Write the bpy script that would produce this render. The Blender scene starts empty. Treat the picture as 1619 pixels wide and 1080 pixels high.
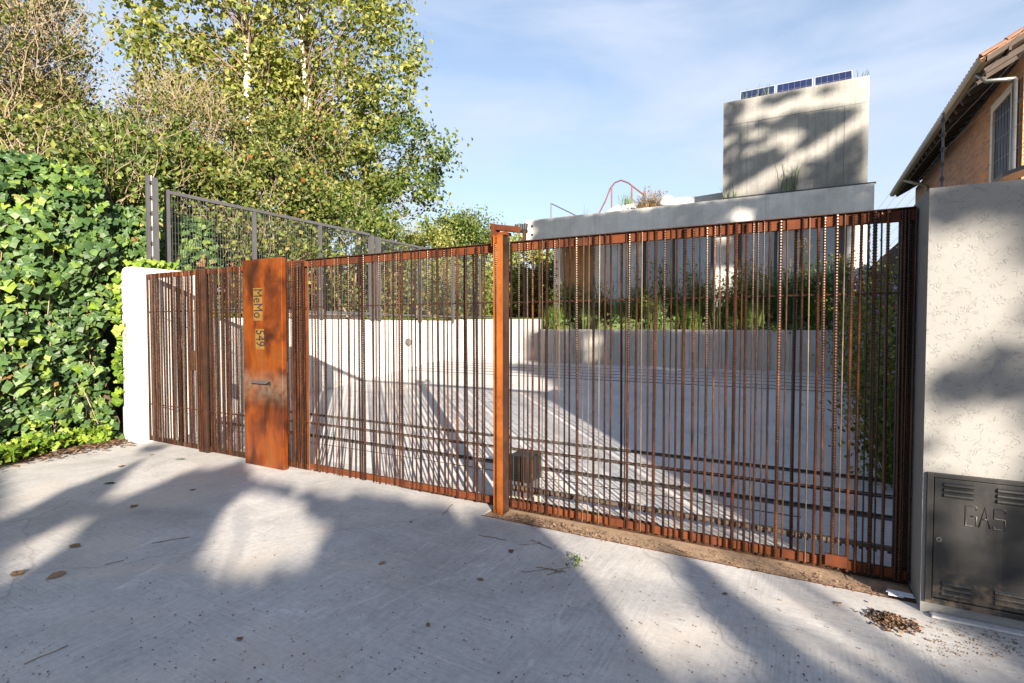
import bpy, math, random
import numpy as np
from mathutils import Vector, Matrix, noise
rnd = random.Random(7)
R = math.radians
scene = bpy.context.scene
COL = scene.collection

# ------------------------------------------------------------------ camera
EYE = Vector((0.0, 0.0, 1.52))
YAW, PITCH, F = R(28.8), R(1.7), 840.0          # F: focal length in pixels of the 1619 px photograph
cd = bpy.data.cameras.new('camera'); cam = bpy.data.objects.new('camera', cd); COL.objects.link(cam)
cd.sensor_width = 36.0; cd.lens = 36.0 * F / 1619.0; cd.clip_start = 0.05; cd.clip_end = 3000
cam.location = EYE; cam.rotation_euler = (R(90) - PITCH, 0, YAW)
scene.camera = cam
# ------------------------------------------------------------------ light
SUN_EL = R(16.3); SAZ = math.atan2(0.702, -0.712)
S = Vector((math.sin(SAZ) * math.cos(SUN_EL), math.cos(SAZ) * math.cos(SUN_EL), math.sin(SUN_EL)))   # towards the sun
w = bpy.data.worlds.new('World'); scene.world = w; w.use_nodes = True
nt = w.node_tree; N = nt.nodes; L = nt.links; N.clear()
out = N.new('ShaderNodeOutputWorld'); bg = N.new('ShaderNodeBackground'); sky = N.new('ShaderNodeTexSky')
sky.sky_type = 'NISHITA'; sky.sun_disc = False; sky.sun_elevation = SUN_EL; sky.sun_rotation = SAZ
sky.altitude = 50; sky.air_density = 1.0; sky.dust_density = 0.6; sky.ozone_density = 2.0
bg.inputs['Strength'].default_value = 0.058
tc = N.new('ShaderNodeTexCoord'); mp = N.new('ShaderNodeMapping'); mp.inputs['Scale'].default_value = (1.2, 1.2, 4.0)
mp.inputs['Rotation'].default_value = (0.25, 0.2, 0.6)
cn = N.new('ShaderNodeTexNoise'); cn.inputs['Scale'].default_value = 1.9; cn.inputs['Detail'].default_value = 7; cn.inputs['Roughness'].default_value = 0.55
cn.inputs['Distortion'].default_value = 0.4
cr = N.new('ShaderNodeValToRGB'); cr.color_ramp.elements[0].position = 0.40; cr.color_ramp.elements[1].position = 0.80
cr.color_ramp.elements[0].color = (0, 0, 0, 1); cr.color_ramp.elements[1].color = (0.7, 0.7, 0.7, 1)
sep = N.new('ShaderNodeSeparateXYZ'); hz = N.new('ShaderNodeMapRange')
hz.inputs['From Min'].default_value = 0.0; hz.inputs['From Max'].default_value = 0.55; hz.inputs['To Min'].default_value = 0.7; hz.inputs['To Max'].default_value = 0.22
add = N.new('ShaderNodeMath'); add.operation = 'ADD'; add.use_clamp = True
mx = N.new('ShaderNodeMixRGB'); mx.inputs['Color2'].default_value = (3.25, 3.65, 4.45, 1)
L.new(tc.outputs['Generated'], mp.inputs['Vector']); L.new(mp.outputs[0], cn.inputs['Vector']); L.new(cn.outputs['Fac'], cr.inputs[0])
L.new(tc.outputs['Generated'], sep.inputs[0]); L.new(sep.outputs['Z'], hz.inputs['Value'])
L.new(cr.outputs[0], add.inputs[0]); L.new(hz.outputs[0], add.inputs[1]); L.new(add.outputs[0], mx.inputs['Fac'])
L.new(sky.outputs[0], mx.inputs['Color1']); L.new(mx.outputs[0], bg.inputs['Color']); L.new(bg.outputs[0], out.inputs['Surface'])
sd = bpy.data.lights.new('sun', 'SUN'); sun = bpy.data.objects.new('sun', sd); COL.objects.link(sun)
sd.energy = 5.0; sd.angle = R(0.5); sd.color = (1.0, 0.88, 0.71)
sun.rotation_euler = S.to_track_quat('Z', 'Y').to_euler(); sun.location = (20, -20, 20)
vs = scene.view_settings; vs.view_transform = 'Standard'; vs.look = 'None'; vs.gamma = 1; vs.use_curve_mapping = False
vs.exposure = 2.05
scene.render.engine = 'CYCLES'
scene.cycles.max_bounces = 6; scene.cycles.transparent_max_bounces = 12

# ------------------------------------------------------------------ geometry helpers
FW = Vector((-math.sin(YAW) * math.cos(PITCH), math.cos(YAW) * math.cos(PITCH), -math.sin(PITCH)))
RT = Vector((math.cos(YAW), math.sin(YAW), 0)); UP = RT.cross(FW)
def at(px, py, d):                     # world point d metres in front of the eye
    return EYE + FW * d + RT * (px - 809.5) / F * d + UP * (540 - py) / F * d
def gx(px, Y):                         # world X seen at column px on the plane Y (near eye level)
    t = (px - 809.5) / F
    d = Y / (math.cos(YAW) + math.sin(YAW) * t)
    return (math.cos(YAW) * t - math.sin(YAW)) * d
def pix(P):
    v = Vector(P) - EYE; d = v.dot(FW)
    if d < 0.2: return None
    return (809.5 + F * v.dot(RT) / d, 540 - F * v.dot(UP) / d)
def ramp_z(Y): return 0.0 if Y < 4.2 else 0.1 * (Y - 4.2)

ORG = {}
def org(o):
    while o is not None:
        if o.name in ORG: return ORG[o.name]
        o = o.parent
    return Vector((0, 0, 0))
class MB:
    def __init__(s): s.v = []; s.f = []; s.m = []
    def poly(s, pts, mi=0):
        n = len(s.v); s.v += [tuple(p) for p in pts]; s.f.append(tuple(range(n, n + len(pts)))); s.m.append(mi)
    def box(s, x0, x1, y0, y1, z0, z1, mi=0):
        n = len(s.v)
        s.v += [(x0,y0,z0),(x1,y0,z0),(x1,y1,z0),(x0,y1,z0),(x0,y0,z1),(x1,y0,z1),(x1,y1,z1),(x0,y1,z1)]
        for q in ((0,3,2,1),(4,5,6,7),(0,1,5,4),(1,2,6,5),(2,3,7,6),(3,0,4,7)): s.f.append(tuple(n + i for i in q)); s.m.append(mi)
        return s
    def obox(s, c, ax, ay, az, mi=0):  # oriented box: centre and three half axes
        n = len(s.v); c = Vector(c)
        for sx, sy, sz in ((-1,-1,-1),(1,-1,-1),(1,1,-1),(-1,1,-1),(-1,-1,1),(1,-1,1),(1,1,1),(-1,1,1)):
            s.v.append(tuple(c + ax * sx + ay * sy + az * sz))
        for q in ((0,3,2,1),(4,5,6,7),(0,1,5,4),(1,2,6,5),(2,3,7,6),(3,0,4,7)): s.f.append(tuple(n + i for i in q)); s.m.append(mi)
        return s
    def tube(s, pts, rs, n=6, mi=0, cap=True):
        pts = [Vector(p) for p in pts]
        if not isinstance(rs, (list, tuple)): rs = [rs] * len(pts)
        b = len(s.v); u = None
        for i, p in enumerate(pts):
            t = (pts[min(i + 1, len(pts) - 1)] - pts[max(i - 1, 0)])
            t = t.normalized() if t.length > 1e-9 else Vector((0, 0, 1))
            if u is None: u = t.orthogonal().normalized()
            else:
                u = (u - t * u.dot(t)); u = u.normalized() if u.length > 1e-6 else t.orthogonal().normalized()
            w_ = t.cross(u)
            for k in range(n):
                a = 2 * math.pi * k / n; s.v.append(tuple(p + (u * math.cos(a) + w_ * math.sin(a)) * rs[i]))
        for i in range(len(pts) - 1):
            for k in range(n):
                s.f.append((b + i*n + k, b + i*n + (k+1) % n, b + (i+1)*n + (k+1) % n, b + (i+1)*n + k)); s.m.append(mi)
        if cap:
            s.f.append(tuple(b + k for k in reversed(range(n)))); s.m.append(mi)
            s.f.append(tuple(b + (len(pts)-1)*n + k for k in range(n))); s.m.append(mi)
        return s
    def mesh(s, name, mats, o=Vector((0, 0, 0)), smooth=False):
        me = bpy.data.meshes.new(name)
        a = np.array(s.v, dtype=float).reshape(-1, 3) - np.array(o)
        me.from_pydata(a.tolist(), [], s.f)
        for m in (mats if isinstance(mats, (list, tuple)) else [mats]): me.materials.append(m)
        if any(s.m): me.polygons.foreach_set('material_index', s.m)
        if smooth: me.polygons.foreach_set('use_smooth', [True] * len(s.f))
        me.update(); return me
    def build(s, name, mats, parent=None, bevel=0, smooth=False):
        ob = bpy.data.objects.new(name, s.mesh(name, mats, org(parent), smooth)); COL.objects.link(ob)
        if parent: ob.parent = parent
        if bevel:
            b = ob.modifiers.new('bevel', 'BEVEL'); b.width = bevel; b.segments = 2; b.limit_method = 'ANGLE'
        return ob
def box(*a, mi=0): return MB().box(*a, mi=mi)
def inst(name, me, parent, loc, rot=(0, 0, 0), sc=(1, 1, 1)):
    ob = bpy.data.objects.new(name, me); COL.objects.link(ob); ob.location = Vector(loc) - org(parent)
    ob.rotation_euler = rot; ob.scale = sc
    if parent: ob.parent = parent
    return ob
def tag(o, label, cat, group=None):
    o['label'] = label; o['category'] = cat
    if group: o['group'] = group
    return o
def thing(name, label, cat, loc, group=None):
    o = bpy.data.objects.new(name, None); COL.objects.link(o); o.location = loc; o.empty_display_size = 0.2
    ORG[o.name] = Vector(loc); return tag(o, label, cat, group)
def struct(o): o['kind'] = 'structure'; return o
def stuff(o, label=None, cat=None):
    o['kind'] = 'stuff'
    if label: o['label'] = label; o['category'] = cat
    return o

# ------------------------------------------------------------------ materials
class NT:
    def __init__(s, name):
        s.m = bpy.data.materials.new(name); s.m.use_nodes = True; s.t = s.m.node_tree; s.t.nodes.clear()
        s.out = s.t.nodes.new('ShaderNodeOutputMaterial'); s.p = s.t.nodes.new('ShaderNodeBsdfPrincipled')
        s.link(s.p.outputs[0], s.out.inputs['Surface'])
        s.tc = s.t.nodes.new('ShaderNodeTexCoord')
    def link(s, a, b): s.t.links.new(a, b)
    def n(s, typ, **kw):
        x = s.t.nodes.new(typ)
        for k, v in kw.items():
            if k in x.inputs: x.inputs[k].default_value = v
            else: setattr(x, k, v)
        return x
    def coord(s, scale=(1, 1, 1), rot=(0, 0, 0), rand=False, src='Object'):
        mp = s.n('ShaderNodeMapping'); mp.inputs['Scale'].default_value = scale; mp.inputs['Rotation'].default_value = rot
        s.link(s.tc.outputs[src], mp.inputs['Vector'])
        if rand:
            oi = s.n('ShaderNodeObjectInfo'); mm = s.n('ShaderNodeMath', operation='MULTIPLY'); mm.inputs[1].default_value = 37.0
            s.link(oi.outputs['Random'], mm.inputs[0]); cb = s.n('ShaderNodeCombineXYZ')
            for i in range(3): s.link(mm.outputs[0], cb.inputs[i])
            s.link(cb.outputs[0], mp.inputs['Location'])
        return mp.outputs[0]
    def noise(s, vec, scale, detail=5, rough=0.6, dist=0.0):
        x = s.n('ShaderNodeTexNoise'); x.inputs['Scale'].default_value = scale; x.inputs['Detail'].default_value = detail
        x.inputs['Roughness'].default_value = rough; x.inputs['Distortion'].default_value = dist; s.link(vec, x.inputs['Vector']); return x.outputs['Fac']
    def n_col(s, vec, scale):
        x = s.n('ShaderNodeTexNoise'); x.inputs['Scale'].default_value = scale; s.link(vec, x.inputs['Vector']); return x.outputs['Color']
    def ramp(s, fac, stops):
        x = s.n('ShaderNodeValToRGB'); e = x.color_ramp.elements
        while len(e) < len(stops): e.new(0.5)
        for i, (p, c) in enumerate(stops):
            e[i].position = p; e[i].color = (c, c, c, 1) if isinstance(c, (int, float)) else (*c, 1)
        s.link(fac, x.inputs[0]); return x.outputs[0]
    def mix(s, fac, a, b, mode='MIX'):
        x = s.n('ShaderNodeMixRGB', blend_type=mode)
        for sock, v in (('Fac', fac), ('Color1', a), ('Color2', b)):
            if isinstance(v, (int, float)): x.inputs[sock].default_value = v if sock == 'Fac' else (v, v, v, 1)
            elif isinstance(v, tuple): x.inputs[sock].default_value = (*v, 1)
            else: s.link(v, x.inputs[sock])
        return x.outputs[0]
    def math(s, op, a, b=0.0):
        x = s.n('ShaderNodeMath', operation=op)
        for i, v in enumerate((a, b)):
            if isinstance(v, (int, float)): x.inputs[i].default_value = v
            else: s.link(v, x.inputs[i])
        return x.outputs[0]
    def bump(s, h, strength=0.3, dist=0.01, prev=None):
        x = s.n('ShaderNodeBump'); x.inputs['Strength'].default_value = strength; x.inputs['Distance'].default_value = dist
        s.link(h, x.inputs['Height'])
        if prev is not None: s.link(prev, x.inputs['Normal'])
        return x.outputs[0]
    def fin(s, col=None, rough=None, normal=None, metallic=0.0, spec=0.5):
        for sock, v in (('Base Color', col), ('Roughness', rough), ('Normal', normal)):
            if v is None: continue
            if isinstance(v, (int, float)): s.p.inputs[sock].default_value = v
            elif isinstance(v, tuple): s.p.inputs[sock].default_value = (*v, 1)
            else: s.link(v, s.p.inputs[sock])
        s.p.inputs['Metallic'].default_value = metallic; s.p.inputs['Specular IOR Level'].default_value = spec
        return s.m

def simple(name, c, rough=0.6, var=0.25, scale=6.0, metallic=0.0, bump=0.15, spec=0.5):
    s = NT(name); v = s.coord(rand=True); n1 = s.noise(v, scale); n2 = s.noise(v, scale * 9, 3)
    lo = tuple(x * (1 - var) for x in c); hi = tuple(min(1, x * (1 + var)) for x in c)
    return s.fin(s.ramp(n1, [(0.3, lo), (0.7, hi)]), rough, s.bump(n2, bump, 0.004), metallic, spec)

def concrete(name, c, streak=0.0, fine=1.0, stain=0.35, brush=0.0, warm=(1, 1, 1)):
    s = NT(name); v = s.coord()
    big = s.noise(v, 0.55, 6, 0.62, 0.6); mid = s.noise(v, 3.5, 6, 0.65); grain = s.noise(v, 120, 3, 0.7)
    col = s.ramp(big, [(0.28, tuple(x * (1 - stain) for x in c)), (0.5, c), (0.74, tuple(min(1, x * (1 + stain * 0.45)) for x in c))])
    col = s.mix(0.55, col, s.ramp(mid, [(0.3, 0.62), (0.7, 1.0)]), 'MULTIPLY')
    g2 = s.noise(v, 28, 5, 0.75); col = s.mix(0.35, col, s.ramp(g2, [(0.38, 0.62), (0.6, 1.0)]), 'MULTIPLY'); col = s.mix(0.25, col, s.ramp(grain, [(0.35, 0.55), (0.65, 1.0)]), 'MULTIPLY')
    h = grain
    if streak:
        st = s.noise(s.coord((7, 7, 0.35)), 1.6, 6, 0.7); col = s.mix(streak, col, s.ramp(st, [(0.35, 0.5), (0.62, 1.0)]), 'MULTIPLY')
    if brush:
        b1 = s.noise(s.coord((1.0, 1.0, 1.0), (0, 0, R(-52))), 1.0, 4, 0.6, 0.8)
        bs = s.noise(s.coord((2.0, 60, 1), (0, 0, R(-40))), 1.5, 5, 0.7); bs2 = s.noise(s.coord((70, 2.5, 1), (0, 0, R(-20))), 1.2, 5, 0.7)
        bb = s.mix(s.ramp(b1, [(0.42, 0.0), (0.58, 1.0)]), bs, bs2)
        col = s.mix(brush, col, s.ramp(bb, [(0.32, 0.55), (0.6, 1.0)]), 'MULTIPLY')
        spots = s.noise(v, 14, 2, 0.4); col = s.mix(s.ramp(spots, [(0.70, 0.0), (0.76, 0.5)]), col, tuple(x * 0.55 for x in c))
        pale = s.noise(s.coord((1.6, 0.7, 1), (0, 0, R(35))), 2.6, 7, 0.7, 1.2); col = s.mix(s.ramp(pale, [(0.60, 0.0), (0.74, 0.55)]), col, tuple(min(1, x * 1.3) for x in c))
        dk = s.noise(s.coord((1.5, 0.35, 1), (0, 0, R(-55))), 1.7, 6, 0.6, 0.6); col = s.mix(s.ramp(dk, [(0.56, 0.0), (0.70, 0.5)]), col, tuple(x * 0.58 for x in c))
        tan_ = s.noise(v, 0.8, 5, 0.6, 1.0); col = s.mix(s.ramp(tan_, [(0.5, 0.0), (0.7, 0.5)]), col, (c[0] * 0.92, c[1] * 0.82, c[2] * 0.70))
        dots = s.n('ShaderNodeTexVoronoi'); dots.inputs['Scale'].default_value = 4.5; s.link(v, dots.inputs['Vector']); dm = s.mix(1.0, s.ramp(dots.outputs['Distance'], [(0.02, 0.6), (0.045, 0.0)]), s.ramp(mid, [(0.52, 0.0), (0.58, 1.0)]), 'MULTIPLY'); col = s.mix(dm, col, tuple(x * 0.4 for x in c))
        crk = s.n('ShaderNodeTexVoronoi', feature='DISTANCE_TO_EDGE'); crk.inputs['Scale'].default_value = 0.45
        wv = s.mix(0.25, v, s.n_col(v, 3.0)); s.link(wv, crk.inputs['Vector']); col = s.mix(s.ramp(crk.outputs['Distance'], [(0.0, 0.45), (0.004, 0.0)]), col, tuple(x * 0.35 for x in c))
        h = s.mix(0.5, grain, bb)
    nm = s.bump(h, 0.25 * fine, 0.003); nm = s.bump(mid, 0.15, 0.01, nm)
    return s.fin(col, s.ramp(mid, [(0.3, 0.7), (0.7, 0.9)]), nm, 0, 0.35)

M = {}
M['drive'] = concrete('driveway_concrete', (0.525, 0.512, 0.515), stain=0.30, brush=0.55)
M['ramp'] = concrete('ramp_concrete', (0.54, 0.535, 0.55), stain=0.24, brush=0.4)
M['board'] = concrete('board_marked_concrete', (0.50, 0.48, 0.46), streak=0.7, stain=0.3)
M['fascia'] = concrete('fascia_concrete', (0.66, 0.65, 0.64), streak=0.25, stain=0.3)
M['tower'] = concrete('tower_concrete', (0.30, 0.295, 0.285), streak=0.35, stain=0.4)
M['white'] = concrete('white_render', (0.56, 0.55, 0.54), stain=0.06, streak=0.12)
M['grey_wall'] = concrete('pale_wall', (0.38, 0.38, 0.385), stain=0.12, streak=0.2)

def rust(name, c1, c2, c3, rough=0.55, patch=2.2, metallic=0.0):
    vary = 'rebar' in name
    s = NT(name); v = s.coord(rand=True); a = s.noise(v, patch, 6, 0.65, 0.5); b = s.noise(v, 38, 5, 0.7); z = s.noise(s.coord((6, 6, 0.6), rand=True), 2, 5, 0.6)
    col = s.ramp(a, [(0.3, c1), (0.5, c2), (0.68, c3)])
    col = s.mix(0.45, col, s.ramp(b, [(0.3, 0.45), (0.65, 1.0)]), 'MULTIPLY'); col = s.mix(0.5, col, s.ramp(z, [(0.35, 0.45), (0.6, 1.0)]), 'MULTIPLY')
    oi = s.n('ShaderNodeObjectInfo'); col = s.mix(1.0 if vary else 0.0, col, s.ramp(oi.outputs['Random'], [(0.0, 0.45), (0.5, 0.9), (0.75, (1.0, 1.05, 1.1)), (1.0, (1.0, 0.85, 0.75))]), 'MULTIPLY')
    return s.fin(col, s.ramp(b, [(0.3, rough - 0.12), (0.7, rough + 0.15)]), s.bump(b, 0.3, 0.002), metallic, 0.5 if vary else 0.25)
M['rebar'] = rust('rusty_rebar', (0.016, 0.008, 0.005), (0.048, 0.018, 0.009), (0.115, 0.041, 0.015), 0.30, 2.4, 0.35)
M['rebar_pale'] = rust('bare_rebar', (0.07, 0.045, 0.03), (0.15, 0.10, 0.065), (0.24, 0.165, 0.10), 0.40, 2.5, 0.4)
M['rail'] = rust('rusty_rail', (0.05, 0.013, 0.005), (0.10, 0.024, 0.006), (0.15, 0.040, 0.008), 0.75, 3.0)
M['post'] = rust('rusty_post', (0.10, 0.025, 0.006), (0.21, 0.060, 0.009), (0.29, 0.09, 0.014), 0.5, 1.1)
M['darkrust'] = rust('dark_rust', (0.022, 0.012, 0.009), (0.038, 0.019, 0.013), (0.07, 0.032, 0.018), 0.5, 3.0)
def corten():
    s = NT('corten_plate'); v = s.coord(); a = s.noise(s.coord((1.6, 1, 0.9)), 2.6, 4, 0.5, 0.5); b = s.noise(v, 9, 6, 0.7); st = s.noise(s.coord((9, 9, 0.8)), 2.2, 6, 0.65)
    col = s.ramp(a, [(0.34, (0.035, 0.010, 0.004)), (0.45, (0.10, 0.022, 0.005)), (0.56, (0.18, 0.042, 0.006)), (0.72, (0.17, 0.052, 0.011))])
    col = s.mix(0.4, col, s.ramp(b, [(0.3, 0.5), (0.65, 1.0)]), 'MULTIPLY'); col = s.mix(0.45, col, s.ramp(st, [(0.35, 0.5), (0.62, 1.0)]), 'MULTIPLY')
    sp = s.n('ShaderNodeSeparateXYZ'); s.link(v, sp.inputs[0])
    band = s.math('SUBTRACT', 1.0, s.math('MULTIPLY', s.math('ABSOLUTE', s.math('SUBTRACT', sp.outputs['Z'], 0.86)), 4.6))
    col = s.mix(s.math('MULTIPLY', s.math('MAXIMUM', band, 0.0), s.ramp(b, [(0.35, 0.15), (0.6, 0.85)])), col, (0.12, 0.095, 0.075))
    return s.fin(col, s.ramp(b, [(0.3, 0.28), (0.7, 0.5)]), s.bump(b, 0.12, 0.003), 0.25, 0.6)
M['corten'] = corten()
M['dark_metal'] = simple('dark_grey_paint', (0.055, 0.055, 0.06), 0.5, 0.15)
M['black'] = simple('black_plastic', (0.012, 0.012, 0.013), 0.4, 0.2)
M['steel'] = simple('galvanised_steel', (0.20, 0.20, 0.205), 0.35, 0.15, metallic=0.7)
M['red_metal'] = simple('red_oxide_rail', (0.11, 0.035, 0.022), 0.6)
M['halo'] = simple('yellowed_edge', (0.125, 0.066, 0.011), 0.6, 0.2, 14)
M['intercom'] = simple('beige_plastic', (0.30, 0.27, 0.23), 0.5, 0.1)
M['letter'] = simple('letter_black', (0.012, 0.010, 0.010), 0.6)
M['wood'] = simple('warm_timber', (0.50, 0.23, 0.09), 0.55, 0.2)
M['mullion'] = simple('dark_mullion', (0.03, 0.028, 0.03), 0.5)
M['curtain'] = simple('pale_curtain', (0.62, 0.68, 0.74), 0.8, 0.06)
M['room'] = simple('dim_room', (0.22, 0.22, 0.23), 0.9)
M['soil'] = simple('planter_soil', (0.06, 0.045, 0.03), 0.95, 0.4, 20, bump=0.6)
M['dirt'] = simple('dry_dirt', (0.26, 0.175, 0.115), 0.95, 0.3, 9, bump=0.8)
M['gravel'] = simple('groove_gravel', (0.06, 0.058, 0.056), 0.95, 0.6, 45, bump=1.0)
M['turf'] = simple('turf_ground', (0.07, 0.10, 0.03), 0.95, 0.4, 5, bump=0.6)
M['litter_ground'] = simple('littered_earth', (0.15, 0.10, 0.065), 0.95, 0.4, 12, bump=0.8)
M['asphalt'] = simple('asphalt', (0.05, 0.05, 0.05), 0.9, 0.2, 30)
M['stone'] = simple('pale_stone', (0.42, 0.38, 0.32), 0.85, 0.25, 8, bump=0.6)
M['panel_cell'] = simple('solar_cell_blue', (0.008, 0.014, 0.05), 0.3, 0.2, 3)
M['alu'] = simple('aluminium', (0.6, 0.6, 0.62), 0.35, 0.05, metallic=0.6)
M['gutter'] = simple('beige_gutter', (0.34, 0.26, 0.18), 0.6, 0.15)
M['gutter_dark'] = simple('greasy_rack', (0.06, 0.045, 0.035), 0.6)
M['tile'] = simple('clay_roof_tile', (0.20, 0.10, 0.065), 0.8, 0.35, 4)
M['soffit'] = simple('dark_soffit', (0.05, 0.035, 0.028), 0.8)
M['cream'] = simple('cream_surround', (0.50, 0.44, 0.36), 0.7, 0.1)
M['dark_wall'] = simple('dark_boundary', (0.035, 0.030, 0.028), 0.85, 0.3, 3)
M['bark'] = simple('brown_bark', (0.16, 0.11, 0.07), 0.9, 0.3, 12, bump=0.8)
M['twig'] = simple('tan_twig', (0.20, 0.155, 0.105), 0.9, 0.3, 12)
M['pale_rag'] = simple('crumpled_paper', (0.6, 0.62, 0.68), 0.7, 0.1)

def poplar_bark():
    s = NT('poplar_bark'); v = s.coord((1, 1, 2.5)); a = s.noise(v, 3, 6, 0.7); b = s.noise(s.coord((1, 1, 9)), 2.5, 4, 0.6)
    col = s.ramp(a, [(0.32, (0.12, 0.09, 0.07)), (0.46, (0.42, 0.38, 0.32)), (0.7, (0.62, 0.58, 0.50))])
    col = s.mix(s.ramp(b, [(0.60, 0.0), (0.68, 0.8)]), col, (0.09, 0.07, 0.055))
    return s.fin(col, 0.85, s.bump(a, 0.6, 0.02))
M['poplar_bark'] = poplar_bark()

def stucco():
    s = NT('grooved_stucco'); v = s.coord((1, 1, 1))
    big = s.noise(v, 0.9, 4, 0.5); n = s.noise(s.coord((1.0, 1.0, 1.2)), 30, 1.0, 0.5, 1.2); mk = s.noise(v, 21, 2, 0.5)
    ln = s.ramp(s.math('ABSOLUTE', s.math('SUBTRACT', n, 0.5)), [(0.0, 1.0), (0.014, 0.6), (0.03, 0.0)])
    mkr = s.ramp(mk, [(0.49, 0.0), (0.55, 1.0)]); ln = s.mix(1.0, ln, mkr, 'MULTIPLY')
    g = s.noise(v, 160, 3, 0.7)
    col = s.ramp(big, [(0.3, (0.19, 0.187, 0.185)), (0.7, (0.225, 0.221, 0.216))])
    col = s.mix(s.math('MULTIPLY', ln, 0.16), col, (0.07, 0.065, 0.06)); col = s.mix(0.12, col, s.ramp(g, [(0.35, 0.5), (0.6, 1.0)]), 'MULTIPLY')
    nm = s.bump(s.math('SUBTRACT', 1.0, ln), 0.6, 0.004); nm = s.bump(g, 0.25, 0.002, nm)
    return s.fin(col, 0.9, nm, 0, 0.2)
M['stucco'] = stucco()

def brick():
    s = NT('orange_brickwork'); b = s.n('ShaderNodeTexBrick'); mp = s.n('ShaderNodeMapping')
    mp.inputs['Rotation'].default_value = (0, 0, 0)
    sp = s.n('ShaderNodeSeparateXYZ'); cb = s.n('ShaderNodeCombineXYZ'); s.link(s.tc.outputs['Object'], sp.inputs[0])
    s.link(s.math('ADD', sp.outputs['Y'], sp.outputs['X']), cb.inputs['X']); s.link(sp.outputs['Z'], cb.inputs['Y']); s.link(cb.outputs[0], b.inputs['Vector'])
    b.inputs['Scale'].default_value = 1.0; b.inputs['Brick Width'].default_value = 0.24; b.inputs['Row Height'].default_value = 0.075; b.inputs['Mortar Size'].default_value = 0.014; b.inputs['Bias'].default_value = -0.1
    b.inputs['Color1'].default_value = (0.62, 0.23, 0.075, 1); b.inputs['Color2'].default_value = (0.33, 0.11, 0.045, 1); b.inputs['Mortar'].default_value = (0.34, 0.26, 0.18, 1)
    n1 = s.noise(s.coord(), 1.3, 5); col = s.mix(0.5, b.outputs['Color'], s.ramp(n1, [(0.3, 0.6), (0.7, 1.0)]), 'MULTIPLY')
    return s.fin(col, 0.9, s.bump(s.math('SUBTRACT', 1.0, b.outputs['Fac']), 0.8, 0.012))
M['brick'] = brick()

def gasmetal():
    s = NT('grimy_black_steel'); v = s.coord(); a = s.noise(v, 5, 5, 0.6); st = s.noise(s.coord((14, 14, 1.2)), 2, 6, 0.7); d = s.noise(v, 90, 3, 0.8); cloud = s.noise(v, 7, 6, 0.7)
    col = s.ramp(a, [(0.3, (0.010, 0.010, 0.011)), (0.7, (0.022, 0.021, 0.021))])
    col = s.mix(s.ramp(st, [(0.55, 0.0), (0.75, 0.35)]), col, (0.06, 0.055, 0.05)); col = s.mix(s.ramp(d, [(0.68, 0.0), (0.75, 0.6)]), col, (0.2, 0.17, 0.14))
    sp = s.n('ShaderNodeSeparateXYZ'); s.link(v, sp.inputs[0])
    low = s.math('MULTIPLY', s.math('MAXIMUM', s.math('SUBTRACT', 0.24, sp.outputs['Z']), 0.0), 4.0)
    col = s.mix(s.math('MULTIPLY', low, s.ramp(cloud, [(0.5, 0.0), (0.62, 0.9)])), col, (0.17, 0.12, 0.08))
    return s.fin(col, s.ramp(cloud, [(0.3, 0.32), (0.7, 0.5)]), s.bump(cloud, 0.08, 0.004), 0.0, 0.5)
M['gas'] = gasmetal()

def leafmat(name, stops, trans=0.35, rough=0.5):
    s = NT(name); g = s.n('ShaderNodeNewGeometry'); oi = s.n('ShaderNodeObjectInfo')
    r = s.math('FRACT', s.math('ADD', g.outputs['Random Per Island'], oi.outputs['Random']))
    col = s.ramp(r, stops)
    s.fin(col, rough, None, 0, 0.35)
    tr = s.n('ShaderNodeBsdfTranslucent'); s.link(s.mix(1.0, col, (1.0, 1.0, 0.55), 'MULTIPLY'), tr.inputs['Color'])
    ms = s.n('ShaderNodeMixShader'); ms.inputs[0].default_value = trans
    s.link(s.p.outputs[0], ms.inputs[1]); s.link(tr.outputs[0], ms.inputs[2]); s.link(ms.outputs[0], s.out.inputs['Surface'])
    return s.m
M['leaf_poplar'] = leafmat('poplar_leaf', [(0.0, (0.07, 0.10, 0.022)), (0.35, (0.16, 0.19, 0.04)), (0.7, (0.25, 0.27, 0.06)), (1.0, (0.33, 0.30, 0.10))], 0.45)
M['leaf_poplar_green'] = leafmat('poplar_leaf_green', [(0.0, (0.035, 0.065, 0.018)), (0.5, (0.085, 0.13, 0.028)), (1.0, (0.19, 0.22, 0.045))], 0.42)
M['leaf_shrub'] = leafmat('shrub_leaf', [(0.0, (0.03, 0.05, 0.014)), (0.4, (0.085, 0.115, 0.026)), (0.8, (0.18, 0.20, 0.045)), (0.97, (0.22, 0.19, 0.06)), (1.0, (0.25, 0.06, 0.02))])
M['leaf_brown'] = leafmat('dry_shrub_leaf', [(0.0, (0.05, 0.07, 0.02)), (0.5, (0.15, 0.17, 0.045)), (0.9, (0.17, 0.14, 0.065)), (1.0, (0.20, 0.13, 0.07))])
M['leaf_ivy'] = leafmat('ivy_leaf', [(0.0, (0.02, 0.048, 0.016)), (0.5, (0.048, 0.098, 0.028)), (0.8, (0.09, 0.15, 0.036)), (0.96, (0.13, 0.19, 0.035)), (0.985, (0.17, 0.22, 0.04)), (1.0, (0.15, 0.07, 0.03))], 0.18, 0.5)
M['leaf_ivy_bright'] = leafmat('young_ivy_leaf', [(0.0, (0.05, 0.11, 0.016)), (0.5, (0.12, 0.20, 0.02)), (1.0, (0.22, 0.28, 0.04))], 0.3, 0.4)
M['grass'] = leafmat('grass_blade', [(0.0, (0.03, 0.06, 0.02)), (0.6, (0.075, 0.12, 0.03)), (1.0, (0.17, 0.17, 0.07))], 0.3)
M['grass_bright'] = leafmat('young_grass', [(0.0, (0.05, 0.10, 0.02)), (1.0, (0.15, 0.21, 0.04))], 0.3)
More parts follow.
